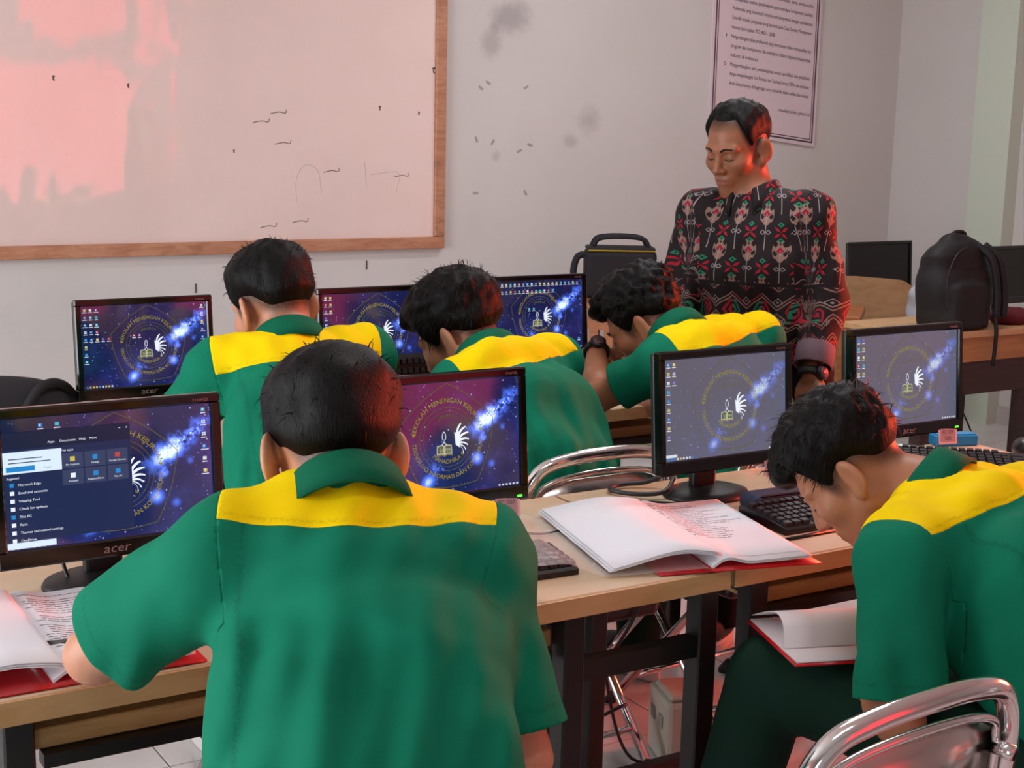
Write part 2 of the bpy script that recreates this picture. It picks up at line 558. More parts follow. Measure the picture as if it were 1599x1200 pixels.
o = dr.obj('added_door_1', FRAME_W, None, (-1.2, Y0, 0), (0, 0, math.pi)); o['kind'] = 'structure'  # unseen doorway, added for the light it throws under the desks
MB().box((0, -0.012, 1.01), (0.93, 0.006, 2.02)).obj('fill_glow_panel', DAYPANE, o)  # glowing panel that fills the added doorway
LAMP = Mat('fluorescent_tube', '#ffffff', 0.4).emit('#fff4ef', 6.0).m
for _i, (_x, _y) in enumerate(((1.2, 0.6), (2.5, 2.7), (3.9, 4.4))):  # third fixture is an addition that lifts the back wall brightness
    t = thing('ceiling_lamp', ('twin-tube fluorescent ceiling lamp above the front row', 'twin-tube fluorescent ceiling lamp above the back row', 'added twin-tube ceiling lamp above the corner tables, brightening the back wall')[_i], 'lamp', (_x, _y, ZC), 0, 'ceiling lamps')
    MB().box((0, 0, -0.03), (1.25, 0.28, 0.06), bev=0.01).obj('housing', FRAME_W, t)
    for s in (-1, 1): MB().tube([(-0.58, s*0.07, -0.085), (0.58, s*0.07, -0.085)], 0.014, 10).obj('tube', LAMP, t)

# ------------------------------------------------------------------ whiteboard and poster
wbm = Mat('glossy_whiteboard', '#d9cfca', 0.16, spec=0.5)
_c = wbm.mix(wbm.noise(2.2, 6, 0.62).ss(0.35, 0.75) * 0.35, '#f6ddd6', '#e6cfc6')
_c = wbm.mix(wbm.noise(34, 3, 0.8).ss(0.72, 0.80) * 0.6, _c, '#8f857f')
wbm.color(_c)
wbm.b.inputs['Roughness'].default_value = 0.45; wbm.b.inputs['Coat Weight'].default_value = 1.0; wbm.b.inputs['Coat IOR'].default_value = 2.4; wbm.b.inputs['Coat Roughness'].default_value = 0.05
wbm.bump(wbm.noise(2.0, 2, 0.5, stretch=(1.6, 1, 0.8)), 0.3, 0.03)
wbm.nt.links.new(wbm.b.inputs['Normal'].links[0].from_socket, wbm.b.inputs['Coat Normal'])
wb = thing('whiteboard', 'large glossy whiteboard in a wooden frame on the back wall', 'whiteboard', (1.90, Y1, 0.945))
W, H = 2.72, 1.28
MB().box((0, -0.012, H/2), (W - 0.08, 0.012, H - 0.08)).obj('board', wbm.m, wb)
for z in (0.0275, H - 0.0275): MB().box((0, -0.018, z), (W, 0.036, 0.055), bev=0.004).obj('frame_rail', FRAMEWOOD, wb)
for x in (-W/2 + 0.0275, W/2 - 0.0275): MB().box((x, -0.0175, H/2), (0.055, 0.034, H - 0.11), bev=0.004).obj('frame_stile', FRAMEWOOD, wb)
INK = plain('dried_ink', '#5a5049', 0.8)
INK2 = plain('faint_ink', '#bfaea6', 0.8)
def stroke(mat, pts, r):
    p = smooth_path([(x, -0.0185, z) for x, z in pts], 5)
    v, f = tube(p, r, 4); v[:, 1] = np.clip(v[:, 1], -0.0192, -0.0181)
    MB().add(v, f).obj('ink_mark', mat, wb)
for x, z, w in ((0.97, 1.20, .012), (1.18, 1.19, .01), (1.29, 0.82, .012), (-0.42, .72, .008), (-0.12, .70, .007), (1.02, .64, .008), (0.33, .44, .005), (1.22, .62, .006)):
    stroke(INK, [(x, z), (x + w, z + w*0.6), (x + w*0.5, z - w), (x + 1.2*w, z - 1.6*w)], 0.003)
for x, z in ((0.5, .60), (0.42, .56), (0.52, .47), (0.6, .13), (0.45, .11), (0.75, .35), (1.1, .33)):
    stroke(INK, [(x, z), (x+.04, z+.008), (x+.07, z+.004), (x+.075, z+.02)], 0.0016)
stroke(INK2, [(.62, .22), (.62, .32), (.66, .38), (.72, .36), (.74, .26)], 0.0010)
stroke(INK2, [(.98, .34), (1.12, .35), (1.11, .26)], 0.0009)
stroke(INK2, [(.95, .4), (.96, .28)], 0.0009)
# little nail marks on the wall belong to the wall surface
WOFF = (-(X0+X1)/2, -(Y1 + 0.06), -ZC/2)
for x, z in ((2.06, 0.80), (2.87, 0.875)): MB().box((x, Y1 - 0.002, z), (0.006, 0.004, 0.04)).obj('nail', INK, bpy.data.objects['wall_back'], WOFF)
TAPE = plain('old_tape', '#a59b98', 0.6)
for x, z, a in ((3.50, 1.715, .5), (3.46, 1.69, .6), (3.71, 1.70, -.5), (3.44, 1.45, 1.2), (3.53, 1.44, -1), (3.68, 1.40, -.4), (3.74, 1.43, .3), (3.44, 1.20, .1), (3.72, 1.2, 1)):
    MB().box((x, Y1 - 0.0015, z), (0.028, 0.003, 0.009), ry=a).obj('tape_scrap', TAPE, bpy.data.objects['wall_back'], WOFF)

PAPER = plain('printed_sheet', '#d9c6cc', 0.45)
PRINT = plain('dark_print', '#4b3c4c', 0.7)
po = thing('text_poster', 'large white printed text poster with dark border on the back wall', 'poster', (5.2, Y1 - 0.003, 1.48))
SHE = -0.10
def shear(v): v = np.array(v, float); v[:, 2] += SHE * v[:, 0]; return v
PW, PH = 0.75, 1.1
def pbox(mb, x0, x1, z0, z1, y0, y1):
    v = [(x, y, z) for z in (z0, z1) for y in (y0, y1) for x in (x0, x1)]
    mb.add(shear(v), [[0, 1, 3, 2], [4, 6, 7, 5], [0, 4, 5, 1], [2, 3, 7, 6], [0, 2, 6, 4], [1, 5, 7, 3]])
b = MB(); pbox(b, -PW/2, PW/2, 0, PH, -0.012, 0); b.obj('sheet', PAPER, po)
b = MB()
for t, ww in ((0.018, 0.008), (0.034, 0.004)):
    pbox(b, -PW/2 + t, -PW/2 + t + ww, t, PH - t, -0.0135, -0.0125); pbox(b, PW/2 - t - ww, PW/2 - t, t, PH - t, -0.0135, -0.0125)
    pbox(b, -PW/2 + t, PW/2 - t, t, t + ww, -0.0135, -0.0125); pbox(b, -PW/2 + t, PW/2 - t, PH - t - ww, PH - t, -0.0135, -0.0125)
b.obj('printed_border', PRINT, po)
LINES = ['semua peserta didik yang memiliki sertifikat yang dikeluarkan oleh', 'lembaga sertifikasi profesi dan lembaga asesi',
 '2|Melaksanakan program pendidikan yang menitikberatkan bagi', 'didukung Kurikulum Nasional dengan kompetensi keahlian Multimedia, sehingga',
 'mampu berkolaborasi, positif yang berkarakter, santun, produktif dan', 'pelanggan profesional serta memiliki jiwa wirausaha',
 '3|Meningkatkan kualitas pembelajaran guna mencapai kompetensi keahlian', 'Multimedia yang memenuhi kriteria unit kompetensi dengan pendekatan',
 'Scientific model, penguatan yang berbasis pada Case System Management', 'menuju pencapaian ISO 9001 - 2008',
 '4|Mengembangkan sikap profesional yang berorientasi dalam mewujudkan visi', 'program dan kompetensi dan mengikuti dalam kegiatan masyarakat',
 'industri di Indonesia', '5|Mengembangkan unit pembelajaran untuk sertifikasi dan pelatihan',
 'dengan mengembangkan Unit Produksi dan Teaching Factory (TEFA) dan membuka', 'akses seluas luasnya di lingkungan serta mendidik dalam pelaku dunia kerja', '', 'masukan di era global ini']
b = MB(); z = 0.965
for s in LINES:
    num, body = s.split('|') if '|' in s else ('', s)
    if body:
        v, f = text2d(body, 0.027, 'LEFT')
        if not len(v): continue
        wfull = v[:, 0].max(); want = 0.56 if len(body) > 50 else 0.56 * len(body) / 62
        v = v * [want / wfull, 1]
        x0 = -PW/2 + 0.125 if len(body) > 28 else (0.1 if 'global' in body else -PW/2 + 0.125)
        b.add(shear(np.column_stack([v[:, 0] + x0, np.full(len(v), -0.0132), v[:, 1] + z])), f)
    if num:
        v, f = text2d(num, 0.026, 'LEFT'); b.add(shear(np.column_stack([v[:, 0] - PW/2 + 0.085, np.full(len(v), -0.0132), v[:, 1] + z])), f)
    z -= 0.0475
b.obj('printed_text', PRINT, po)

# ------------------------------------------------------------------ desks
DZ = 0.74
def desk(label, x0, x1, y0, y1, legs, shelf, group, bars=()):
    t = thing('computer_desk', label, 'desk', ((x0+x1)/2, (y0+y1)/2, 0), 0, group)
    w, d = x1 - x0, y1 - y0
    top = MB().box((0, 0.002, DZ - 0.018), (w - 0.006, d - 0.004, 0.036), bev=0.002).obj('desktop', DESK_TOP, t)
    MB().box((0, -d/2, DZ - 0.019), (w - 0.004, 0.006, 0.034)).obj('edge_band', DESK_EDGE, top)
    cx, cy = (x0+x1)/2, (y0+y1)/2
    for lx in legs:
        for ly in (-d/2 + 0.035, d/2 - 0.045):
            MB().box((lx - cx, ly, (DZ - 0.036)/2), (0.042, 0.042, DZ - 0.036), bev=0.003).obj('leg', BLACK_STEEL, t)
        MB().box((lx - cx, 0, 0.085), (0.03, d - 0.12, 0.03)).obj('side_bar', BLACK_STEEL, t)
        MB().box((lx - cx, -0.005, DZ - 0.052), (0.04, d - 0.125, 0.03)).obj('top_bar', BLACK_STEEL, t)
    MB().box(((legs[0]+legs[-1])/2 - cx, d/2 - 0.045, 0.085), (legs[-1]-legs[0] - 0.042, 0.028, 0.028)).obj('rear_bar', BLACK_STEEL, t)
    for a, b_, z in bars:
        MB().box(((a+b_)/2 - cx, -d/2 + 0.035, z), (b_ - a - 0.042, 0.03, 0.036)).obj('cross_bar', BLACK_STEEL, t)
    if shelf:
        a, b_ = shelf
        MB().box(((a+b_)/2 - cx, -0.03, 0.655), (b_ - a, d - 0.16, 0.03), bev=0.002).obj('keyboard_shelf', SHELF, t)
        MB().box(((a+b_)/2 - cx, -d/2 + 0.045, 0.629), (b_ - a - 0.02, 0.03, 0.02)).obj('shelf_runner', BLACK_STEEL, t)
    return t
desk('wooden computer desk nearest the camera, under the two left monitors', 0.36, 1.627, 1.865, 2.44, (0.40, 1.305, 1.594), (0.425, 1.28), 'front row desks', [(1.305, 1.594, 0.595)])
desk('wooden computer desk at right where the student writes on his lap', 1.633, 2.88, 1.865, 2.44, (1.712, 2.83), (1.742, 2.79), 'front row desks')
desk('back row computer desk on the left below the whiteboard', 0.55, 1.78, 3.17, 3.745, (0.60, 1.73), (0.65, 1.68), 'back row desks')
desk('back row computer desk on the right beside the standing teacher', 1.786, 2.62, 3.17, 3.745, (1.84, 2.57), (1.88, 2.53), 'back row desks')

# ------------------------------------------------------------------ monitors
BEZEL = plain('glossy_black_bezel', '#080708', 0.14, spec=0.55)
PLASTIC = plain('matt_black_plastic', '#121114', 0.45)
LOGO = plain('silver_logo', '#9a9496', 0.35, metal=0.6)
LEDG = Mat('green_led', '#30ff30', 0.4).emit('#4dff3a', 2.5).m
CARD = plain('pink_white_card', '#d9c4c6', 0.7)
CARDIN = plain('grey_card_print', '#a89aa0', 0.7)
INKD = plain('card_ink', '#4a4046', 0.8)
SW, SH = 0.325, 0.208

def screen_mat(wash=0.0, spec=1.0):
    m = Mat('galaxy_wallpaper', '#020204', 0.10 if not wash else 0.3, spec=spec)
    if not wash: m.b.inputs['IOR'].default_value = 1.58
    x, y, z = m.xyz()
    u = x / (SW/2); v = z / (SH/2)
    n1 = m.noise(22, 6, 0.65); n2 = m.noise(70, 4, 0.7); n3 = m.noise(9, 4, 0.6)
    # galaxy band, running from the middle towards the upper right
    ca, sa = math.cos(0.62), math.sin(0.62)
    def band(cu, cv, L, Wd, ang=0.62):
        c, s_ = math.cos(ang), math.sin(ang)
        a = (u - cu) * c + (v - cv) * (s_ * 0.63); b = (u - cu) * (-s_) + (v - cv) * (c * 0.63)
        return ((a*a) * (-1/(L*L)) + (b*b) * (-1/(Wd*Wd))).exp()
    g = band(0.62, 0.36, 0.30, 0.115) * n1.ss(0.36, 0.68) * 1.5 + band(0.80, 0.52, 0.2, 0.06) * n2.ss(0.4, 0.62)
    g = g + band(0.52, -0.05, 0.12, 0.05, 1.1) * n2.ss(0.4, 0.65) * 0.6
    g = g + band(0.43, -0.42, 0.07, 0.07) * 0.8 + band(-0.22, -0.76, 0.10, 0.07) * 0.9 * n1.ss(0.3, 0.6) + band(-0.1, -0.52, 0.16, 0.05, -0.2) * n2.ss(0.42, 0.6) * 0.5
    g = g + band(0.62, -0.55, 0.05, 0.05) * 0.4 + band(0.78, 0.1, 0.04, 0.04) * 0.35
    neb = n3.ss(0.45, 0.8) * 0.45 + ((u*0.3 - v*0.2 + 0.4) * 0.16)
    d, cc = m.voro(130); d2, cc2 = m.voro(60)
    stars = (d.lt(0.12) * n1.ss(0.45, 0.6) * 0.55) + d2.lt(0.075) * 0.6
    c = m.mix(neb.clamp(), (0.004, 0.006, 0.035, 1), (0.028, 0.04, 0.24, 1))
    c = m.mix(g.ss(0.05, 0.6), c, (0.06, 0.14, 0.75, 1))
    c = m.mix(g.ss(0.45, 1.25), c, (0.62, 0.78, 1.0, 1))
    c = m.mix(stars.clamp(), c, (0.45, 0.55, 1.0, 1))
    if wash: c = m.mix(wash, c, (0.30, 0.31, 0.36, 1))
    m.emit(c, 1.0 if wash else 1.5)
    return m.m
SCREEN = screen_mat()
SCREEN_W = screen_mat(0.34, 0.5)          # grey viewing-angle haze mixed into the emission of these panels
def em(name, col, k=1.0):
    return Mat(name, '#020202', 0.2, spec=0.4).emit(col, k).m
E_GOLD = em('emblem_gold', '#a89a2a', 0.75)
E_LINE = em('emblem_line', '#8f8a33', 0.45)
E_WHITE = em('screen_white', '#eef4ff', 1.0)
E_DISC = em('emblem_disc', '#070a20', 0.7)
E_ICON = [em('icon_white', '#dfe6f0', 0.9), em('icon_blue', '#3f8fe8', 0.8), em('icon_red', '#e0555a', 0.7), em('icon_cyan', '#5fc4dd', 0.8), em('icon_yellow', '#e6cf62', 0.8), em('icon_purple', '#9a6fc8', 0.7)]
E_PANEL = em('menu_panel', '#232f55', 0.9)
E_PANEL2 = em('menu_panel_top', '#1d2542', 0.9)
E_TILE = em('menu_tile', '#3d4668', 0.9)
E_BAR = em('search_box', '#dff0ff', 1.0)
E_BTN = em('button_blue', '#2b8fd8', 0.9)

class Flat:
    """flat print on a screen: polygons in x,z, each sheet a hair in front of the last"""
    def __init__(s): s.b = MB(); s.k = 0
    def poly(s, p, mi, lev=1): s.b.add([(x, -0.0003*lev, z) for x, z in p], [list(range(len(p)))], mi)
    def rect(s, x, z, w, h, mi, lev=1): s.poly([(x, z), (x+w, z), (x+w, z+h), (x, z+h)], mi, lev)
    def line(s, pts, w, mi, closed=True, lev=1):
        p = np.array(pts); n = len(p)
        T = (np.roll(p, -1, 0) - np.roll(p, 1, 0)) if closed else np.gradient(p, axis=0)
        T /= np.linalg.norm(T, axis=1)[:, None] + 1e-9
        N = np.stack([-T[:, 1], T[:, 0]], 1) * w/2
        v = np.concatenate([p + N, p - N]); f = []
        for i in range(n if closed else n-1): j = (i+1) % n; f.append([i, j, j+n, i+n])
        s.b.add(np.column_stack([v[:, 0], np.full(2*n, -0.0003*lev), v[:, 1]]), f, mi)
    def text(s, t, x, z, size, mi, align='LEFT', lev=1):
        v, f = text2d(t, size, align)
        s.b.add(np.column_stack([v[:, 0]+x, np.full(len(v), -0.0003*lev), v[:, 1]+z]), f, mi)
    def arc(s, t, r, size, mi, top=True, a0=0.0, lev=1, cx=0, cz=0, sp=1.0):
        v, f = text2d(t, size, 'CENTER'); v = v.copy()
        if top:
            rr = r + v[:, 1]; th = math.pi/2 + a0 - v[:, 0]*sp / r
        else:
            rr = r - v[:, 1]; th = -math.pi/2 + a0 + v[:, 0]*sp / r
        s.b.add(np.column_stack([cx + rr*np.cos(th), np.full(len(v), -0.0003*lev), cz + rr*np.sin(th)]), f, mi)

ECX, ECZ = 0.008, -0.002
def emblem_mesh():
    F = Flat()
    c = lambda r, n=48: [(ECX + r*math.cos(2*math.pi*k/n), ECZ + r*math.sin(2*math.pi*k/n)) for k in range(n)]
    # pointed five-lobed outline
    pts = []
    for k in range(100):
        a = math.pi/2 + 2*math.pi*k/100
        ph = (k/100*5) % 1.0
        r = 0.090 + 0.013 * abs(2*ph - 1) ** 2.2
        pts.append((ECX + r*math.cos(a), ECZ + r*math.sin(a)))
    F.line(pts, 0.0012, 1)
    F.line(c(0.059), 0.0009, 1)
    F.line(c(0.0515), 0.0007, 1, lev=2)
    F.arc('SEKOLAH MENENGAH KEJURUAN', 0.0675, 0.0125, 0, True, cx=ECX, cz=ECZ, lev=2)
    F.arc('TEKNOLOGI INFORMASI DAN KOMUNIKASI', 0.0745, 0.0115, 0, False, cx=ECX, cz=ECZ, lev=2)
    F.arc('JAKARTA', 0.040, 0.0095, 1, True, cx=ECX, cz=ECZ, lev=2)
    F.arc('MAHADHIKA 4', 0.046, 0.0115, 0, False, cx=ECX, cz=ECZ, lev=3)
    # stars beside the ring
    for s_ in (-1, 1):
        F.poly([(ECX + s_*0.071 + 0.004*math.cos(math.pi/2+math.pi*k/5)*(1 if k % 2 == 0 else .45), ECZ + 0.012 + 0.004*math.sin(math.pi/2+math.pi*k/5)*(1 if k % 2 == 0 else .45)) for k in range(10)], 0, 2)
    # wing: seven curved feathers fanning to the right
    for k in range(7):
        a = math.radians(98 - 21*k); L = 0.027 - 0.0022*abs(k-1.5)
        bx, bz = ECX + 0.018 + 0.001*k, ECZ + 0.006 - 0.0034*k
        q = []
        for t in np.linspace(0, 1, 8): q.append((bx + L*t*math.cos(a - 0.55*t), bz + L*t*math.sin(a - 0.55*t)))
        for t in np.linspace(1, 0, 8): q.append((bx + 0.0035*(1-t)+ L*t*math.cos(a - 0.20 - 0.45*t)*0.97, bz - 0.0035*(1-t) + L*t*math.sin(a - 0.20 - 0.45*t)*0.97))
        F.poly(q, 3, 3)
    F.poly([(ECX+.014, ECZ+.012), (ECX+.026, ECZ+.004), (ECX+.024, ECZ-.018), (ECX+.016, ECZ-.012)], 3, 4)
    # ribbon loop
    F.line([(ECX - .008 + .0035*math.sin(t), ECZ + .004 + .0095*math.cos(t)*(.8+.2*math.cos(t))) for t in np.linspace(0, 2*math.pi, 20, endpoint=False)], 0.0012, 3, lev=3)
    F.line([(ECX-.0085, ECZ-.004), (ECX-.0035, ECZ-.011)], 0.0012, 3, False, 3); F.line([(ECX-.0075, ECZ-.004), (ECX-.0125, ECZ-.011)], 0.0012, 3, False, 3)
    # open book
    for s_ in (-1, 1):
        q = [(0, -.030), (0, -.012), (.005, -.0098), (.0155, -.0115), (.0165, -.029), (.006, -.0275)]
        F.poly([(ECX - .008 + s_*a, ECZ + b_) for a, b_ in q], 4, 3)
        q = [(.002, -.0265), (.0022, -.0135), (.005, -.0122), (.0138, -.0135), (.0145, -.0262), (.006, -.025)]
        F.poly([(ECX - .008 + s_*a, ECZ + b_) for a, b_ in q], 5, 4)
        F.line([(ECX - .008, ECZ - .0318), (ECX - .008 + s_*.006, ECZ - .029), (ECX - .008 + s_*.0175, ECZ - .031)], 0.0011, 0, False, 3)
    F.text('DJ', ECX - .0185, ECZ - .0232, 0.009, 4, lev=5); F.text('PM', ECX - .0072, ECZ - .0232, 0.009, 4, lev=5)
    return F.b.mesh('emblem', [E_GOLD, E_LINE, E_DISC, E_WHITE, em('book_cream', '#c9c6a0', 0.8), em('book_grey', '#6e7a6a', 0.6)])
EMBLEM = emblem_mesh()

def icons_mesh(spots, seed, taskbar=True, searchbox=False):
    r = random.Random(seed); F = Flat()
    for x, z in spots:
        k = r.randrange(6); w = 0.0062
        F.rect(x - w/2, z, w, w*0.95, k, 1)
        F.rect(x - w/4, z + w*.25, w*.35, w*.5, r.choice([0, 0, 1, 3]), 2)
        tw = r.uniform(0.008, 0.012); F.rect(x - tw/2, z - 0.0036, tw, 0.0016, 0, 1)
    if taskbar:
        for k in range(9): F.rect(-SW/2 + 0.006 + 0.0078*k, -SH/2 + 0.002, 0.0044, 0.0042, r.choice([0, 0, 4, 1]), 1)
        for k in range(6): F.rect(SW/2 - 0.048 + 0.0078*k, -SH/2 + 0.0024, 0.0042, 0.003, 0, 1)
    if searchbox: F.rect(-SW/2 + .002, -SH/2 + .0075, .028, .006, 0, 1)
    return F.b.mesh('desktop_icons', E_ICON)
col = lambda c, n, z0=0: [(-SW/2 + 0.010 + 0.0145*c, SH/2 - 0.013 - 0.0185*k - z0) for k in range(n)]
rcol = lambda n: [(SW/2 - 0.012, SH/2 - 0.013 - 0.0205*k) for k in range(n)]
ICONS = dict(
    a1=icons_mesh([(-SW/2 + 0.058, SH/2 - .016), (-SW/2 + 0.083, SH/2 - .016)] + rcol(6) + [(SW/2 - .012, -SH/2 + .026)], 1),
    a2=icons_mesh(col(0, 5), 2),
    b1=icons_mesh(col(0, 9) + col(1, 3), 3, searchbox=True),
    r=icons_mesh(col(0, 8) + col(1, 5), 4),
    bl=icons_mesh(col(0, 8) + col(1, 5) + col(2, 5) + [(-SW/2+.0535, SH/2-.087), (-SW/2+.068, SH/2-.087)] + [(-.03, .022), (-.016, .022)] + rcol(5), 5),
    bm=icons_mesh(col(0, 6) + col(1, 3), 6),
    br=icons_mesh([(-SW/2 + 0.012 + 0.0148*k, SH/2 - 0.012) for k in range(21)] + [(-SW/2 + 0.012 + 0.0148*k, SH/2 - 0.033) for k in range(15)] + [(-.028, .018), (-.012, .018), (SW/2-.014, -SH/2+.026)], 7))

def menu_mesh():
    F = Flat(); x0 = -SW/2; x1 = 0.031
    F.rect(x0, -SH/2 + .014, x1 - x0, 0.162, 0, 6); F.rect(x0, 0.056, x1 - x0, 0.0265, 1, 7)
    for k, (t, x) in enumerate((('Apps', .055), ('Documents', .073), ('Web', .102), ('More', .118))): F.text(t, x0 + x + .012, .062, .0052, 2, lev=8)
    F.rect(x0, .018, .0865, .034, 3, 8); F.rect(x0 + .004, .021, .042, .008, 4, 9); F.text('Later', x0 + .06, .0225, .005, 5, lev=9)
    F.rect(x0 + .008, .040, .05, .0015, 6, 9); F.rect(x0 + .008, .034, .062, .0015, 6, 9)
    F.text('Top apps', .0 - .077, .0465, .0052, 2, lev=8)
    for i, row in enumerate((('File Explorer', 'Settings', 'Google Chrome'), ('Notepad', 'Registry Editor', 'This PC'))):
        for j, t in enumerate(row):
            bx = -.076 + .0345*j; bz = .0185 - .0265*i
            F.rect(bx, bz, .0325, .0245, 6, 8)
            F.rect(bx + .0125, bz + .011, .0075, .0075, [[4, 4, 8], [2, 4, 4]][i][j] if (i, j) != (0, 0) else 7, 9)
            F.text(t, bx + .01625, bz + .0045, .0040, 2, 'CENTER', 9)
    F.text('Suggested', x0 + .004, .0095, .0046, 2, lev=8)
    for k, t in enumerate(('Microsoft Edge', 'Email and accounts', 'Snipping Tool', 'Check for updates', 'This PC', 'Paint', 'Themes and related settings', 'OneDrive')):
        z = -.002 - .0126*k
        F.rect(x0 + .008, z - .001, .0062, .0062, 4 if k in (0, 4) else 2, 8); F.text(t, x0 + .020, z, .0056, 2, lev=8)
    F.rect(x0, -SH/2 + .003, .072, .0095, 3, 8)
    F.text('\u00d7', x1 - .007, .074, .006, 2, lev=8); F.rect(x1 - .018, .0755, .003, .0008, 2, 8)
    return F.b.mesh('start_menu', [E_PANEL, E_PANEL2, E_WHITE, E_BAR, E_BTN, em('menu_grey', '#8a98b0', .8), E_TILE, E_ICON[4], E_ICON[2]])

MW, MH = 0.357, 0.254
def monitor_meshes():
    h = MB()
    z0, z1 = -SH/2 - 0.029, SH/2 + 0.017      # around the screen centre
    bx = (MW - SW)/2
    # bezel: four bars proud of the screen
    h.box((0, 0.006, (SH/2 + z1)/2), (MW, 0.022, z1 - SH/2), bev=0.003)
    h.box((0, 0.006, (z0 - SH/2)/2), (MW, 0.022, -SH/2 - z0), bev=0.003)
    for s in (-1, 1): h.box((s*(SW/2 + bx/2), 0.006, 0), (bx, 0.022, SH + 0.006), bev=0.003)
    bez = h.mesh('bezel', BEZEL)
    b = MB(); b.box((0, 0.024, (z0+z1)/2), (MW - 0.004, 0.018, z1 - z0 - 0.004), bev=0.006, seg=2)
    b.box((0, 0.042, -0.01), (MW*0.62, 0.03, MH*0.6), bev=0.012, seg=2)
    back = b.mesh('housing', PLASTIC)
    s = MB().box((0, 0.006, 0), (SW, 0.008, SH)); scr = s.mesh('screen', SCREEN); scw = MB().box((0, 0.006, 0), (SW, 0.008, SH)).mesh('screen', SCREEN_W)
    off = s = MB().box((0, 0.006, 0), (SW, 0.008, SH)); dark = off.mesh('screen', plain('switched_off_screen', '#050506', 0.25))
    st = MB(); st.box((0, 0.07, 0.095), (0.062, 0.022, 0.17), bev=0.006, seg=2); neck = st.mesh('neck', PLASTIC)
    ba = MB().lathe([(0.02, 0.022), (0.075, 0.016), (0.096, 0.010), (0.1, 0.004), (0.1, 0.0)][::-1], 32, (0, 0.055, 0), sx=1.0, sy=0.8).mesh('base', PLASTIC)
    lg = MB(); v, f = text2d('acer', 0.021); lg.add(np.column_stack([v[:, 0]*1.15 + 0.18*v[:, 1], np.full(len(v), -0.0056), v[:, 1] - SH/2 - 0.021]), f); logo = lg.mesh('logo', LOGO)
    ld = MB().box((SW/2 - 0.006, -0.0056, -SH/2 - 0.020), (0.010, 0.002, 0.0035)).mesh('power_led', LEDG)
    tx = MB(); v, f = text2d('P166HQL', 0.0065, 'RIGHT'); tx.add(np.column_stack([v[:, 0] + SW/2 - 0.004, np.full(len(v), -0.0056), v[:, 1] + SH/2 + 0.005]), f); model = tx.mesh('model_print', LOGO)
    return bez, back, scr, dark, neck, ba, logo, ld, model, scw
MM = monitor_meshes()

def card_mesh(num):
    F = MB(); F.box((0, 0, 0), (0.062, 0.0008, 0.042))
    F.box((0, -0.0006, 0), (0.050, 0.0004, 0.031), 1)
    for t, z in ((num, 0.003), ('USK', -0.011)):
        v, f = text2d(t, 0.0125); F.add(np.column_stack([v[:, 0], np.full(len(v), -0.0011), v[:, 1] + z]), f, 2)
    return F.mesh('number_card', [CARD, CARDIN, INKD])

def monitor(label, x, y, zc, icons, card=None, menu=False, off=False, tilt=5.0, rz=0.0, z0=DZ, logo=True, group='desktop monitors', wash=False, card_off=(0, 0)):
    t = thing('computer_monitor', label, 'monitor', (x, y, z0), rz, group)
    rx = -math.radians(tilt); hz = zc - z0 + 0.006
    hs = link('housing', MM[1], t, (0, 0, hz), (rx, 0, 0))
    link('bezel', MM[0], t, (0, 0, hz), (rx, 0, 0))
    sc = link('screen', MM[3] if off else (MM[9] if wash else MM[2]), t, (0, 0, hz), (rx, 0, 0))
    nk = link('neck', MM[4], t); nk.scale = (1, 1, (hz - 0.02)/0.17)
    link('base', MM[5], t)
    if logo: link('logo', MM[6], t, (0, 0, hz), (rx, 0, 0))
    if not off:
        link('power_led', MM[7], t, (0, 0, hz), (rx, 0, 0))
        link('model_print', MM[8], t, (0, 0, hz), (rx, 0, 0))
        link('emblem', EMBLEM, sc, (0, 0.0016, 0))
        if icons: link('desktop_icons', ICONS[icons], sc, (0, 0.0012, 0))['kind'] = 'stuff'
        if menu: link('start_menu', menu_mesh(), sc, (0, 0.0010, 0))
    if card:
        link('number_card', card_mesh(card), t, (MW/2 - 0.052 + card_off[0], -0.006 - 0.012, hz - SH/2 - 0.036 + card_off[1]), (rx - 0.1, 0.06, 0))
    return t
monitor('monitor with an open start menu, nearest at left beside the open red folder', 0.639, 2.245, 0.930, 'a1', 'PC 006', True, card_off=(-0.02, 0)).scale = (1.04, 1, 1)
monitor('monitor with a reddish reflected screen, right of the nearest student\'s head', 1.252, 2.245, 0.932, 'a2', 'PC 007')
monitor('monitor on the right front desk beside the bent student\'s head, oval stand in view', 1.925, 2.245, 0.938, 'b1', 'PC 008', logo=False, wash=True)
monitor('rightmost lit monitor, behind the bent student\'s neck and next to a blue box', 2.455, 2.245, 0.956, 'r', 'PC 009', wash=True)
monitor('leftmost back row monitor below the whiteboard', 1.11, 3.56, 0.932, 'bl')
monitor('back row monitor between the two left back students, a keyboard propped below', 1.765, 3.56, 0.935, 'bm')
monitor('back row monitor with two rows of icons along its top', 2.298, 3.56, 0.948, 'br')

